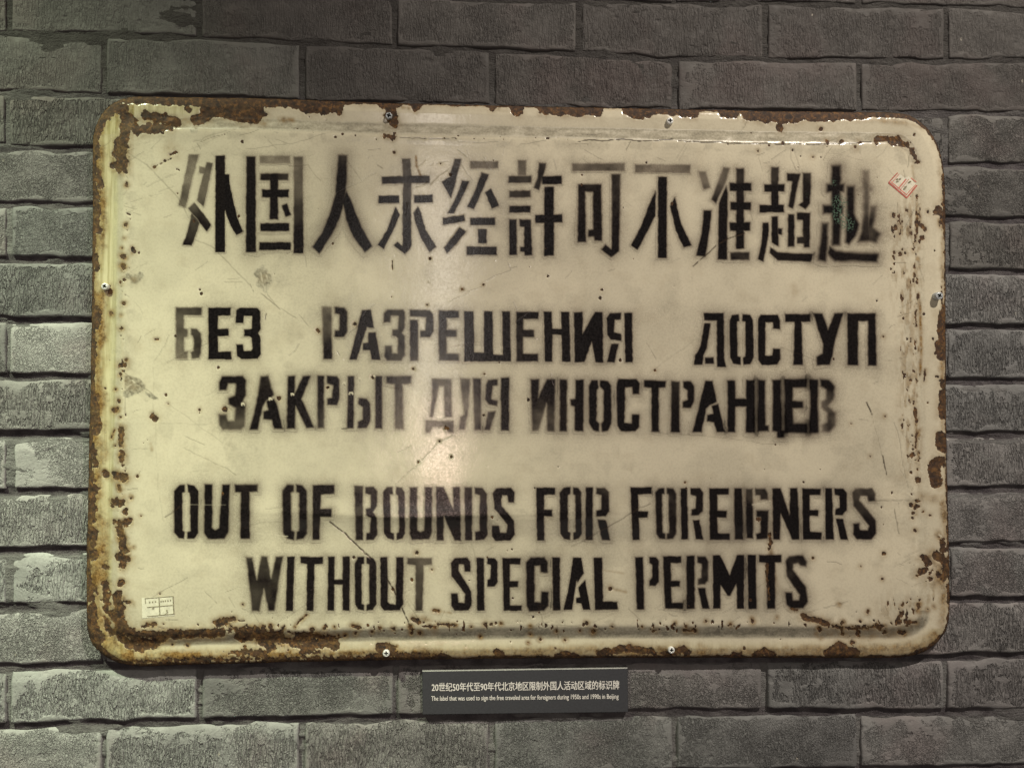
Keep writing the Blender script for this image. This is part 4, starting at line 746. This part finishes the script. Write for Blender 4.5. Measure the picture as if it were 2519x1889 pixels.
R('I', [(1985,660),(2010,690)], 10, 6); R('I', [(1960,755),(1990,745)], 8, 5); R('I', [(1935,785)], 4, 3); R('I', [(2070,640),(2140,680),(2150,760)], 10, 8); R('I', [(2080,760),(2130,800)], 8, 7); R('I', [(2030,810)], 6, 4); R('I', [(2155,850),(2165,1000)], 3.5, 4); R('I', [(2110,520),(2130,600)], 8, 8)
ST('I', [(2050,650),(2130,720),(2100,820)], 22, .7); ST('I', [(2150,860),(2150,1100)], 9, .6); ST('I', [(2090,480),(2120,560)], 12, .5)
PL('I', [(2095,485),(2105,495)], 2.6, 1); PL('I', [(2110,790),(2113,800)], 2.2, 1); PL('I', [(2085,530)], 1.8, .8)  # pale spots; the upper ones are glints painted into the colour
R('I', [(600,1355),(650,1360)], 7, 4); R('I', [(760,1365),(820,1330),(880,1360)], 9, 4); R('I', [(1290,1350),(1370,1300),(1430,1330),(1480,1350)], 13, 5); R('I', [(1350,1360),(1450,1365)], 7, 4); R('I', [(100,1350),(230,1320),(270,1345)], 9, 6); R('I', [(1465,1270)], 5, 4); R('I', [(0,1320),(30,1350)], 6, 5)
ST('I', [(0,1350),(300,1340),(560,1360)], 10, .7); ST('I', [(360,1290),(365,1350)], 8, .6); ST('I', [(560,1365),(1300,1360)], 7, .6); ST('I', [(1400,1370),(1800,1360),(2000,1320)], 7, .55); ST('I', [(1030,1320),(1035,1360)], 6, .5); ST('I', [(960,1330),(965,1360)], 5, .5)
ST('I', [(1980,200),(2140,260)], 10, .3); ST('I', [(1740,60),(1900,90)], 12, .12)
SC('I', [(1700,0),(1718,50)], 2, .9); SC('I', [(1770,300),(1790,400),(1805,480)], 1.8, .6); SC('I', [(1640,240),(1950,235)], 1.6, .55); SC('I', [(1840,0),(1865,150)], 1.2, .4); SC('I', [(1895,170),(1900,150)], 1.2, .5); SC('I', [(1540,150),(1880,200)], .8, .15)
PL('I', [(1690,210),(1830,225)], 1.6, .5); PL('I', [(740,270),(870,245)], 1.6, .3)
GR('I', [(1300,1160),(1600,1180),(1850,1160)], 12, .22)

_r = random.Random(5)
for _k in range(230):            # hairline scuffs, thicker towards the edges
    if _r.random() < .5: _x, _y = _r.uniform(310, 2250), _r.choice([_r.gauss(385, 28), _r.gauss(1500, 26)])
    elif _r.random() < .45: _x, _y = _r.choice([_r.gauss(345, 28), _r.gauss(2215, 26)]), _r.uniform(340, 1530)
    else: _x, _y = _r.uniform(320, 2240), _r.uniform(350, 1530)
    _a = _r.choice([-.5, -.7, .9, 1.3, .1, 2.6]) + _r.gauss(0, .25); _l = _r.uniform(8, 48) * (1 + (_r.random() < .1) * 2)
    SCR.append(([(_x, _y), (_x + _l * .5 * math.cos(_a) + _r.gauss(0, 2), _y + _l * .5 * math.sin(_a)), (_x + _l * math.cos(_a), _y + _l * math.sin(_a) + _r.gauss(0, 3))], _r.uniform(.8, 1.25), _r.uniform(.25, .6)))
TOPR = np.array([(300,12),(333,18),(400,20),(480,22),(500,24),(515,44),(560,52),(590,58),(640,55),(650,22),(700,20),(735,24),(745,32),(800,34),(828,30),(842,26),(848,8),(900,5),(930,7),(940,17),(980,14),(990,6),(1012,6),(1018,14),(1032,13),(1040,3),(1100,2),(1110,5),(1190,2),
                 (1200,6),(1212,6),(1250,3),(1258,18),(1284,17),(1290,3),(1318,4),(1330,12),(1340,20),(1400,22),(1480,21),(1486,1),(1530,0),(1534,14),(1560,26),(1580,28),(1600,18),(1640,14),(1664,16),(1680,22),(1715,20),(1722,6),(1765,5),(1772,20),(1815,18),(1822,5),(1830,24),(1880,28),(1960,30),(1975,24),(2050,23),(2060,18),(2110,19),(2160,10),(2200,12),(2240,10),(2290,7),(2330,5)], float)
def brush(arr, lst, X, Y, mode):
    for k, (pts, w, rg) in enumerate(lst):
        p = np.array(pts); pad = w + abs(rg) + 4 if mode != 'soft' else w * 1.7 + 6
        x0, y0 = p.min(0) - pad; x1, y1 = p.max(0) + pad
        m_ = (X > x0) & (X < x1) & (Y > y0) & (Y < y1)
        if not m_.any(): continue
        xx, yy = X[m_], Y[m_]
        if mode == 'rust':
            n = (fbm(xx, yy, max(6, w * 1.1), 200 + k, 4) - .5) * 2 * rg * 1.5
            e_ = min(5.0, 1.6 + w * .35)
            v = ss(-e_, e_, w - dist_line(pts, xx, yy) + n)
        elif mode == 'soft':
            n = (fbm(xx, yy, max(8, w * 1.2), 300 + k, 4) - .5) * 2
            v = rg * np.clip(np.exp(-(dist_line(pts, xx, yy) / w) ** 2 * 1.1) * (1 + .9 * n), 0, 1.2)
        elif mode == 'grime_shade':
            n = (fbm(xx, yy, 7, 400 + k, 3) - .5) * 9
            v = rg * ss(-1.5, 1.5, w - dist_line(pts, xx, yy) + n) * (.6 + .8 * vn(xx, yy, 4, 3))
        else:
            jx = xx + (fbm(xx, yy, 26, 500, 3) - .5) * 6; jy = yy + (fbm(xx, yy, 26, 501, 3) - .5) * 6
            v = rg * ss(w + .9, w * .4, dist_line(pts, jx, jy)) * ss(.18, .5, fbm(xx, yy, 9, 502 + k, 2) + .12)
        arr[m_] = np.maximum(arr[m_], v)
def fields(X, Y, D):
    """wear (rust, stain, grime, ink) and marks (scratch, pale, yellow, gloss bump) at the given points"""
    rust = np.zeros(X.shape); stain = np.zeros(X.shape); grime_shade = np.zeros(X.shape); scr = np.zeros(X.shape); pale = np.zeros(X.shape)
    # chipped band along the top edge, stepped like broken enamel
    dep = np.interp(X + (fbm(X, Y * 0, 8, 111) - .5) * 6, TOPR[:, 0], TOPR[:, 1])
    ytop = np.interp(X, [228, 333, 700, 900, 1300, 1600, 1900, 2190, 2330], [250, 239, 244, 252, 262, 268, 274, 278, 330])
    m_ = (Y < 345)
    n = (fbm(X[m_], Y[m_], 13, 121, 4) - .5) * 15
    rust[m_] = np.maximum(rust[m_], ss(-2.5, 2.5, dep[m_] - np.where(X[m_] < 2200, Y[m_] - ytop[m_], D[m_]) + n * np.clip(dep[m_] / 12, 0, 1)))
    # yellowish bleed just below the broken edge
    m2 = m_ & (Y - ytop < 60)
    stain[m2] = np.maximum(stain[m2], .42 * np.exp(-np.abs(Y[m2] - ytop[m2] - dep[m2]) / 7.0) * (.3 + 1.1 * fbm(X[m2], Y[m2], 40, 123)))
    # bare metal on the very rim, all round
    e = D < 30
    side = (X < 330) * 7.0 + (X > 2250) * 3.0 + ((Y > 1560)) * 4.0
    rimn = fbm(X[e], Y[e], 60, 131, 4)
    rust[e] = np.maximum(rust[e], ss(-2, 2, side[e] * (rimn * 2.2 - .15) + 1.0 - D[e] + (fbm(X[e], Y[e], 9, 133, 3) - .5) * 6))
    stain[e] = np.maximum(stain[e], .75 * np.exp(-np.maximum(D[e], 0) / (5 + 6 * (X[e] < 330) + 4 * (Y[e] > 1560))) * (.4 + rimn))
    brush(rust, RUST, X, Y, 'rust'); brush(stain, STAIN, X, Y, 'soft'); brush(grime_shade, GRIME, X, Y, 'grime_shade'); brush(scr, SCR, X, Y, 'line'); brush(pale, PALE, X, Y, 'line')
    # every rust patch bleeds a little into the glaze round it
    for q, (pts, w, rg) in enumerate(RUST):
        if w < 2.2: continue
        p = np.array(pts); wd = w * 1.0 + 4.5 + min(rg, 8) * .8; pad = wd * 2.2
        m_ = (X > p[:, 0].min() - pad) & (X < p[:, 0].max() + pad) & (Y > p[:, 1].min() - pad) & (Y < p[:, 1].max() + pad)
        if not m_.any(): continue
        xx, yy = X[m_], Y[m_]; low = np.where((xx < 330) | (yy > 1480), .85, .42)
        v = low * np.exp(-(np.maximum(dist_line(pts, xx, yy) - w * .3, 0) / wd) ** 2 * 1.6) * (.35 + 1.1 * fbm(xx, yy, 16, 600 + q, 3))
        stain[m_] = np.maximum(stain[m_], np.clip(v, 0, 1))
    # brown film creeping in from the left and lower edges
    creep = .9 * (X < 330) * ss(40, 12, D + 52 * (fbm(X, Y, 62, 611, 4) - .56) - 18 * ss(850, 1400, Y)) + .8 * (Y > 1560) * ss(30, 8, D + 40 * (fbm(X, Y, 80, 612, 4) - .68)) + .6 * (X > 2250) * (Y > 420) * ss(16, 3, D + 34 * (fbm(X, Y, 70, 613, 4) - .5))
    stain = np.maximum(stain, np.clip(creep, 0, .9))
    # random small chips: common near the pressed edge, rare on the panel
    near = np.exp(-((D - 80) / 11.0) ** 2)
    cell = 11.0
    ci, cj = np.floor(X / cell), np.floor(Y / cell)
    best = np.zeros(X.shape)
    for di in (-1, 0, 1):
        for dj in (-1, 0, 1):
            a = hsh(ci + di, cj + dj, 7001); bx = (ci + di + hsh(ci + di, cj + dj, 7002)) * cell; by = (cj + dj + hsh(ci + di, cj + dj, 7003)) * cell
            rr = .7 + 3.4 * hsh(ci + di, cj + dj, 7004) ** 3
            right = (X > 2170) & (Y > 480) & (Y < 1560); low = (Y > 1500)
            pr = .006 + .10 * near + .028 * right * np.exp(-((X - 2235) / 45.0) ** 2) + .02 * low + .02 * (X < 330)
            best = np.maximum(best, (a < pr) * ss(rr + .9, rr - .9, np.hypot(X - bx, (Y - by) * .85)))
    rust = np.maximum(rust, best * .95)
    # drips and spots running down beside the right and left folds, and a cluster in the lower right corner
    stk = fbm(X, Y, 7, 651, 3, 26); blo = fbm(X, Y, 8, 652, 3, 11); bro = fbm(X, Y, 70, 653, 3, 90)
    mr = ss(420, 560, Y) * ss(1300, 1050, Y) * (.75 * np.exp(-((X - 2238) / 24.0) ** 2) + .35 * np.exp(-((X - 2205) / 22.0) ** 2) * ss(500, 560, Y) * ss(800, 700, Y) + .75 * np.exp(-((X - 2259) / 7.0) ** 2))
    mc = .8 * np.exp(-((X - 2215) / 45.0) ** 2 - ((Y - 1505) / 40.0) ** 2) + .5 * np.exp(-((X - 2290) / 40.0) ** 2 - ((Y - 1420) / 90.0) ** 2)
    ml = .55 * np.exp(-((X - 303) / 9.0) ** 2) * ss(520, 700, Y)
    mb = .6 * ss(60, 76, D) * ss(104, 84, D) * (Y > 1480)
    rust = np.maximum(rust, .95 * ss(.625, .70, blo * .55 + stk * .45 + .10 * (np.clip(mr + mc + ml + mb, 0, 1) - .5) + .10 * (bro - .5)) * ss(.12, .4, mr + mc + ml + mb))
    stain = np.maximum(stain, np.clip(mr + mc * .9 + ml * .5, 0, 1) * .8 * ss(.42, .62, stk) * (.4 + bro))
    # dirt on the pressed slope; the lower one also has its shade painted in
    slope = ss(44, 54, D) * (1 - ss(70, 82, D))
    topw = (Y < 400) & (X > 330); botw = (Y > 1500)
    sd = np.where(botw, .95, np.where(topw, .78, np.where(X < 400, .38, .26)))
    grime_shade = np.maximum(grime_shade, slope * sd * (.45 + .9 * fbm(X, Y, 26, 141, 4, 9)) * ss(0, 1, 1 + 0 * X))
    grime_shade = np.maximum(grime_shade, .30 * np.exp(-np.abs(D - 50) / 5) * fbm(X, Y, 60, 143))
    grime_shade = np.maximum(grime_shade, .16 * ss(.52, .75, fbm(X, Y, 210, 145, 4)) * ss(60, 100, D))
    blot = ss(.50, .70, fbm(X, Y, 150, 701, 5)) * .16 + ss(.55, .72, fbm(X, Y, 46, 702, 4)) * .13
    band = .22 * np.exp(-((Y - 1300 - 14 * np.sin(X / 210.0)) / 26.0) ** 2) * ss(430, 700, X) * (.3 + 1.2 * fbm(X, Y, 80, 703, 4, 14))
    tide = .20 * ss(0, 4, Y - (1272 + 16 * (fbm(X, Y * 0, 110, 704) - .5))) * ss(70, 0, Y - 1272) * ss(500, 800, X) * ss(1800, 1300, X)
    grime_shade = np.maximum(grime_shade, (blot + band + tide) * ss(70, 100, D))
    near2 = np.exp(-((D - 92) / 16.0) ** 2) * ss(.46, .62, fbm(X, Y, 30, 705, 4)) * .28
    grime_shade = np.maximum(grime_shade, near2)
    yellow = ss(66, 56, D) * (X < 330) * (.55 + .35 * fbm(X, Y, 50, 151)) + .55 * ss(60, 30, D) * (X < 520) * (Y < 330) + .35 * (X < 420) * (Y > 1560) * ss(60, 40, D)
    yellow = np.clip(yellow + .32 * (Y > 1545) * ss(50, 20, D), 0, 1)
    ink = np.zeros(X.shape)
    for lt, (x0, y0, x1, y1) in zip(LT, BB):
        m_ = (X > x0 - 50) & (X < x1 + 50) & (Y > y0 - 50) & (Y < y1 + 50)
        if m_.any():
            v = letter_ink(lt, X[m_], Y[m_]); ink[m_] = 1 - (1 - ink[m_]) * (1 - v)
    # overspray drifting between letters
    for (ax, ay, bx, by, w, s) in ((800,560,1000,420,60,.05), (2080,430,2190,560,50,.16), (1700,400,2100,640,60,.05), (1600,770,2150,890,45,.10), (1650,940,2040,1050,50,.10), (560,1320,640,1480,40,.10), (1120,780,1560,880,40,.05), (420,1180,700,1320,40,.06)):
        dd = dist_line([(ax, ay), (bx, by)], X, Y); ink = 1 - (1 - ink) * (1 - s * np.exp(-(dd / w) ** 2) * (.4 + 1.2 * fbm(X, Y, 60, 161)))
    ink = ink * (1 - pale * .9)
    # thick wet paint that dried wrinkled
    gls = np.zeros(X.shape)
    for (x, y, r, s) in ((2065,500,30,1.0), (2085,555,28,.9), (1985,480,22,.6), (1125,585,26,.5), (1130,540,22,.4), (1160,880,40,.35), (1545,850,30,.4), (1075,1240,40,.4), (1560,945,30,.5), (2090,550,28,.8), (2050,450,20,.75), (2066,530,34,.95)):
        gls = np.maximum(gls, s * np.exp(-((X - x) ** 2 + (Y - y) ** 2) / r ** 2))
    gls = gls * (ink > .4)
    return np.stack([rust, stain, grime_shade, ink], -1), np.stack([scr, pale, yellow, gls], -1)

SP = 35.0      # the face of the sign, where all its outlines were measured
c0 = at(1270, 1620, 0, SP)
sign = empty('enamel_sign', (float(c0[0]), float(c0[1]) - STAND * PX, float(c0[2])), 'rusty cream enamel metal sign stencilled OUT OF BOUNDS FOR FOREIGNERS WITHOUT SPECIAL PERMITS', 'sign')
sign['label'] = 'rusty cream enamel warning sign with black stencilled Chinese, Russian and English lettering'
# sheet
STEP = 2.5
xs = np.arange(208, 2342, STEP); ys = np.arange(232, 1645, STEP)
X, Y = np.meshgrid(xs, ys); D = dlook(X, Y)
keep_v = D > -.2
i = np.arange(X.size).reshape(X.shape)
kc = keep_v[:-1, :-1] | keep_v[1:, :-1] | keep_v[1:, 1:] | keep_v[:-1, 1:]
F = np.stack([i[:-1, :-1], i[1:, :-1], i[1:, 1:], i[:-1, 1:]], -1)[kc]
used = np.zeros(X.size, bool); used[F.ravel()] = True
Xf, Yf, Df = X.ravel().copy(), Y.ravel().copy(), D.ravel().copy()
# pull the stray corners onto the outline
stray = used & (Df < 0)
sx, sy = Xf[stray], Yf[stray]
Pa, Pb = OL, np.roll(OL, -1, 0)
bd = np.full(sx.shape, 1e18); bxx = sx.copy(); byy = sy.copy()
for (ax, ay), (bx, by) in zip(Pa, Pb):
    ex, ey = bx - ax, by - ay; t = np.clip(((sx - ax) * ex + (sy - ay) * ey) / (ex * ex + ey * ey), 0, 1)
    qx, qy = ax + ex * t, ay + ey * t; d = (sx - qx) ** 2 + (sy - qy) ** 2
    b_ = d < bd; bd[b_] = d[b_]; bxx[b_] = qx[b_]; byy[b_] = qy[b_]
Xf[stray] = bxx; Yf[stray] = byy; Df[stray] = 0
new = np.cumsum(used) - 1
Xu, Yu, Du = Xf[used], Yf[used], Df[used]
hz = height(Xu, Yu, np.maximum(Du, 0))
wear, marks = fields(Xu, Yu, Du)
# flaking: enamel has thickness, rust lies below it and swells
hz = hz - wear[:, 0] * 2.6 + wear[:, 0] * 2.4 * fbm(Xu, Yu, 8, 171, 3)
hz = hz + (Df[used] < 50) * (wear[:, 0] * 1.5 * (fbm(Xu, Yu, 20, 172, 3) - .5))
P = at(Xu, Yu, hz, hz)
sheet = mesh_obj('enamel_sheet', P, new[F], M_EN, sign)
setcol(sheet, 'wear', wear); setcol(sheet, 'marks', marks)
sheet['label'] = 'cream enamelled steel sheet with pressed border, chipped and rusted at the edges'
# rolled rim going back towards the wall
n = len(OL); rings = [(0.0, -7.0), (.8, -9.5), (0.6, -13), (-1.0, -18), (-3.5, -20)]
cen = OL; tang = np.roll(OL, -1, 0) - np.roll(OL, 1, 0); nrm = np.stack([tang[:, 1], -tang[:, 0]], -1); nrm /= np.linalg.norm(nrm, axis=1)[:, None]
if (sdf_poly(OL, OL[:1, 0] + nrm[:1, 0] * 4, OL[:1, 1] + nrm[:1, 1] * 4) > 0).all(): nrm = -nrm
V = []; XX = []; YY = []
for off, hh in rings:
    xx = OL[:, 0] + nrm[:, 0] * off; yy = OL[:, 1] + nrm[:, 1] * off
    V.append(at(xx, yy, STAND + hh + 1.2 * (fbm(xx, yy, 30, 181) - .5), STAND - 7.0)); XX.append(xx); YY.append(yy)
j = np.arange(n); FF = []
for k in range(len(rings) - 1):
    FF.append(np.stack([k * n + j, k * n + (j + 1) % n, (k + 1) * n + (j + 1) % n, (k + 1) * n + j], -1))
rim = mesh_obj('rolled_rim', np.concatenate(V), np.concatenate(FF), M_EN, sign)
xx = np.concatenate(XX); yy = np.concatenate(YY)
w_ = np.zeros((len(xx), 4)); w_[:, 0] = np.clip(.35 + .9 * fbm(xx, yy, 60, 131, 4) + .3 * (yy < 300) , 0, 1); w_[:, 1] = .7
setcol(rim, 'wear', w_); setcol(rim, 'marks', np.zeros((len(xx), 4)))

# each painted character lies on the sheet as its own thin coat
SCRIPT = {}
for lt, (x0, y0, x1, y1) in zip(LT, BB):
    st = 2.2
    xs = np.arange(x0 - 14, x1 + 14, st); ys = np.arange(y0 - 14, y1 + 14, st)
    X, Y = np.meshgrid(xs, ys); a = letter_ink(lt, X, Y)
    kv = a > .30
    kc = kv[:-1, :-1] | kv[1:, :-1] | kv[1:, 1:] | kv[:-1, 1:]
    i = np.arange(X.size).reshape(X.shape)
    F = np.stack([i[:-1, :-1], i[1:, :-1], i[1:, 1:], i[:-1, 1:]], -1)[kc]
    used = np.zeros(X.size, bool); used[F.ravel()] = True; new = np.cumsum(used) - 1
    Xu, Yu = X.ravel()[used], Y.ravel()[used]; Du = dlook(Xu, Yu)
    w_, mk = fields(Xu, Yu, Du)
    hz = height(Xu, Yu, Du) + .5
    o = mesh_obj('painted_character' if ord(lt[0]) > 0x3000 else 'painted_letter', at(Xu, Yu, hz, hz), new[F], M_EN, sign)
    setcol(o, 'wear', w_); setcol(o, 'marks', mk)
    o['label'] = ('black stencilled Chinese character ' if ord(lt[0]) > 0x3000 else 'black stencilled letter ') + lt[0]

# ---------------- screws
def screw(px, py, rad, rot, hexa, material, proud=7.0, tilt=(0, 0), washer=False):
    n = 34; a = np.linspace(-1, 1, n); U, V = np.meshgrid(a, a)
    # square grid squeezed to a disc
    r = np.maximum(np.abs(U), np.abs(V)); ln = np.hypot(U, V) + 1e-9
    Ux, Vx = U / ln * r, V / ln * r
    if hexa:
        th = np.arctan2(Vx, Ux); k = math.cos(math.pi / 6) / np.cos(((th + rot) % (math.pi / 3)) - math.pi / 6)
        Ux, Vx = Ux * (1 + (k - 1) * r), Vx * (1 + (k - 1) * r)
    c, s = math.cos(rot), math.sin(rot)
    cx, cy = (Ux * c + Vx * s), (-Ux * s + Vx * c)
    h = proud + 1.6 * (1 - r ** 2) * (not hexa) - 3.2 * ss(.88, 1.0, r)
    arm = np.minimum(np.where(np.abs(cx) < .62, np.abs(cy), 9), np.where(np.abs(cy) < .62, np.abs(cx), 9))
    wdt = .17
    h = h - 6.0 * ss(wdt + .05, wdt - .05, arm)
    base = float(height(np.array([px * 1.0]), np.array([py * 1.0]))[0])
    Xp = px + Ux * rad + tilt[0] * h; Yp = py + Vx * rad + tilt[1] * h
    P = at(Xp.ravel(), Yp.ravel(), base + h.ravel(), base)
    F = grid_faces(n, n); inrec = (arm.ravel()[F] < wdt + .03).sum(1) >= 3
    idx = np.arange(n * n).reshape(n, n); loop = np.concatenate([idx[0, :], idx[1:, -1], idx[-1, -2::-1], idx[-2:0:-1, 0]])
    th = np.linspace(0, 2 * math.pi, len(loop), endpoint=False)
    lx = (Xp.ravel()[loop] - px - tilt[0] * 4) * .96 + px; ly = (Yp.ravel()[loop] - py - tilt[1] * 4) * .96 + py
    B = at(lx, ly, base - 6 + 0 * lx, base); n0 = len(P); q = np.arange(len(loop))
    S_ = np.stack([loop, loop[(q + 1) % len(loop)], n0 + (q + 1) % len(loop), n0 + q], -1)
    o = mesh_obj('screw', np.concatenate([P, B]), np.concatenate([F, S_]), None, sign, mats=[material, M_DARKREC], midx=list(inrec.astype(int)) + [0] * len(S_))
    return o
screw(957, 287, 9.0, .25, True, M_SCREWD, 8)
screw(1647, 299.5, 8.4, 0, False, M_SCREW, 7)
screw(261, 706, 8.6, .5, False, M_SCREW, 9)
screw(2299.5, 729, 9.5, .6, False, M_SCREWD, 15, tilt=(.25, .05))
screw(950.5, 1605, 8.6, 0, False, M_SCREW, 7)
screw(1650.5, 1597, 8.2, .1, False, M_SCREW, 7)

# ---------------- flat stickers made of thin pieces laid on the sheet
def flat(name, items, label, lift=.9):
    """items: (polygon as quad in measuring units, material)"""
    V = []; F = []; MI = []; ms = []; nv = 0
    for q, mt, lf in items:
        q = np.array(q, float)
        if mt not in ms: ms.append(mt)
        k = 6; t = np.linspace(0, 1, k); U, W = np.meshgrid(t, t)
        Xq = (q[0, 0] * (1 - U) + q[1, 0] * U) * (1 - W) + (q[3, 0] * (1 - U) + q[2, 0] * U) * W
        Yq = (q[0, 1] * (1 - U) + q[1, 1] * U) * (1 - W) + (q[3, 1] * (1 - U) + q[2, 1] * U) * W
        h = height(Xq, Yq) + lift + lf
        V.append(at(Xq.ravel(), Yq.ravel(), h.ravel(), h.ravel())); f = grid_faces(k, k); F.append(f + nv); MI += [ms.index(mt)] * len(f); nv += k * k
    o = mesh_obj(name, np.concatenate(V), np.concatenate(F), None, sign, mats=ms, midx=MI, smooth=False)
    o['label'] = label
    return o
def bar(a, b, w):
    a = np.array(a, float); b = np.array(b, float); d = b - a; nn = np.array([-d[1], d[0]]) / np.linalg.norm(d) * w / 2
    return [a - nn, b - nn, b + nn, a + nn]
def rs(p): return (2160 + p[0] * .0603, 400 + p[1] * .0603)
it = [([rs((470, 800)), rs((860, 450)), rs((1500, 960)), rs((1170, 1400))], M_PAPER, 0), ([rs((1060, 640)), rs((1250, 570)), rs((1570, 900)), rs((1300, 1200))], M_PAPER, .1)]
for a, b, w, mt, lf in (((430, 820), (1175, 1450), 55, M_RED, .6), ((520, 790), (1180, 1335), 45, M_PINK, .7), ((1165, 1450), (1590, 935), 50, M_RED, .8), ((1160, 1310), (1540, 900), 34, M_PINK, .9),
                     ((430, 820), (800, 420), 40, M_RED, 1.0), ((560, 830), (870, 470), 28, M_PINK, 1.1), ((850, 1040), (1150, 680), 60, M_PINK, 1.2), ((920, 1100), (1250, 690), 22, M_RED, 1.3), ((1350, 640), (1560, 800), 40, M_PINK, 1.4)):
    it.append((bar(rs(a), rs(b), w * .0603), mt, lf * .22))
for x, y in ((780, 700), (900, 690), (790, 790), (1270, 830), (1310, 800), (1130, 1010), (1080, 1090)):
    it.append((bar(rs((x - 45, y)), rs((x + 45, y - 30)), 50 * .0603), M_PRINT, .9))
flat('sticker', it, 'torn red-bordered paper sticker near the right edge', .5)
def ws(p): return (335 + p[0] * .0497, 1450 + p[1] * .0497)
it = [([ws((270, 400)), ws((1840, 290)), ws((1890, 1280)), ws((300, 1410))], M_PAPER, 0)]
for k, (a, b, w) in enumerate((((420, 435), (1830, 320), 34), ((1815, 320), (1860, 1200), 40), ((540, 1320), (1865, 1200), 32), ((530, 870), (1800, 765), 30), ((1125, 380), (1170, 1260), 34), ((440, 440), (465, 690), 26),
                  ((780, 945), (890, 890), 34), ((1475, 1000), (1545, 1000), 26), ((1545, 1000), (1480, 1060), 26), ((1480, 1060), (1560, 1090), 26), ((1560, 1090), (1520, 1160), 26), ((1520, 1160), (1400, 1235), 26))):
    it.append((bar(ws(a), ws(b), w * .0497), M_PRINT, .5 + .06 * k))
for x, y in ((665, 625), (810, 610), (955, 590), (1225, 585), (1335, 570), (1445, 550), (1570, 545), (1700, 530)):
    for dx, dy in ((-25, -20), (-25, 25)): it.append((bar(ws((x - 32, y + dy)), ws((x + 32, y + dy - 4)), 22 * .0497), M_PRINT, .5))
    it.append((bar(ws((x, y - 38)), ws((x + 3, y + 40)), 20 * .0497), M_PRINT, .6))
flat('paper_label', it, 'small yellowed paper inventory label with ruled boxes', .5)

# ================================================================== the caption placard
cp = at(1292, 1754)
plq = empty('caption_placard', (float(cp[0]), float(cp[1]), float(cp[2])), 'small dark grey caption placard with white Chinese and English text under the rusty sign', 'placard')
Q = np.array([(1038.4, 1649), (1544, 1641.5), (1545, 1751), (1039.6, 1757)], float)
def bil(Q, U, W):
    return ((Q[0, 0] * (1 - U) + Q[1, 0] * U) * (1 - W) + (Q[3, 0] * (1 - U) + Q[2, 0] * U) * W,
            (Q[0, 1] * (1 - U) + Q[1, 1] * U) * (1 - W) + (Q[3, 1] * (1 - U) + Q[2, 1] * U) * W)
PT = 6.5
t = np.array([0, .004, .996, 1.0]); tv = np.array([0, .015, .985, 1.0])
U, W = np.meshgrid(t, tv); x, y = bil(Q, U, W)
hh = np.full(U.shape, PT + 1.5); hh[0, :] = hh[-1, :] = PT; hh[:, 0] = hh[:, -1] = PT
Pf = at(x.ravel(), y.ravel(), hh.ravel(), PT); F = grid_faces(4, 4)
idx = np.arange(16).reshape(4, 4); loop = np.concatenate([idx[0, :], idx[1:, -1], idx[-1, -2::-1], idx[-2:0:-1, 0]])
B = Pf[loop].copy(); B[:, 1] = 3 * PX
q = np.arange(len(loop)); S_ = np.stack([loop, loop[(q + 1) % 12], 16 + (q + 1) % 12, 16 + q], -1)
M_EDGE = plain('pale_plate_edge', (0.30, 0.30, 0.28), .5, 0, 500, .1, .0001)
mi = [0] * 9 + [1] * 12
for k in (0, 1, 2): mi[k] = 1
mesh_obj('plate', np.concatenate([Pf, B]), np.concatenate([F, S_]), None, plq, smooth=False, mats=[M_PLATE, M_EDGE], midx=mi)
def text_line(name, s, quad, thick, label, stretch_ref=None):
    cu = bpy.data.curves.new(name, 'FONT'); cu.body = s; cu.size = 1.0; cu.resolution_u = 3
    to = bpy.data.objects.new(name, cu); sc.collection.objects.link(to)
    dg = bpy.context.evaluated_depsgraph_get(); me = bpy.data.meshes.new_from_object(to.evaluated_get(dg))
    bpy.data.objects.remove(to)
    co = np.zeros(len(me.vertices) * 3, np.float32); me.vertices.foreach_get('co', co); co = co.reshape(-1, 3)
    x0, x1 = co[:, 0].min(), co[:, 0].max(); y0, y1 = co[:, 1].min(), co[:, 1].max()
    if stretch_ref: y0, y1 = stretch_ref
    U = (co[:, 0] - x0) / (x1 - x0); Wt = 1 - (co[:, 1] - y0) / (y1 - y0)
    qx, qy = bil(np.array(quad, float), U, Wt)
    P = at(qx, qy, PT + 2.0 + co[:, 2] * 0, PT).astype(np.float32)
    me.vertices.foreach_set('co', P.ravel())
    tris = []; me.calc_loop_triangles()
    ti = np.zeros(len(me.loop_triangles) * 3, np.int32); me.loop_triangles.foreach_get('vertices', ti); ti = ti.reshape(-1, 3)
    Vs, Fs = [], []
    for k, (dx, dy) in enumerate(((0, 0), (thick, 0), (0, thick), (thick, thick))):     # print is a little bolder than the face
        q = P.copy(); q[:, 0] += dx * PX; q[:, 2] += dy * PX; q[:, 1] -= k * .00006; Vs.append(q); Fs.append(ti + k * len(P))
    bpy.data.meshes.remove(me); me = bpy.data.meshes.new(name)
    me.from_pydata(np.concatenate(Vs).tolist(), [], np.concatenate(Fs).tolist()); me.materials.clear(); me.materials.append(M_WHITE); me.update()
    me.name = name
    o = bpy.data.objects.new(name, me); sc.collection.objects.link(o); adopt(o, plq); o['label'] = label
    return o
text_line('printed_line', '20世纪50年代至90年代北京地区限制外国人活动区域的标识牌', [(1062, 1678.5), (1522.5, 1672.5), (1522.5, 1694.5), (1062, 1700)], .5, 'line of white Chinese caption text')
text_line('printed_line', 'The label that was used to sign the free traveled area for foreigners during 1950s and 1990s in Beijing', [(1061, 1711), (1521, 1705.5), (1521, 1721), (1061, 1726)], .3, 'line of white English caption text')
print('bricks', nb, 'tris', sum(len(o.data.loops) - 2 * len(o.data.polygons) for o in sc.objects if o.type == 'MESH'))
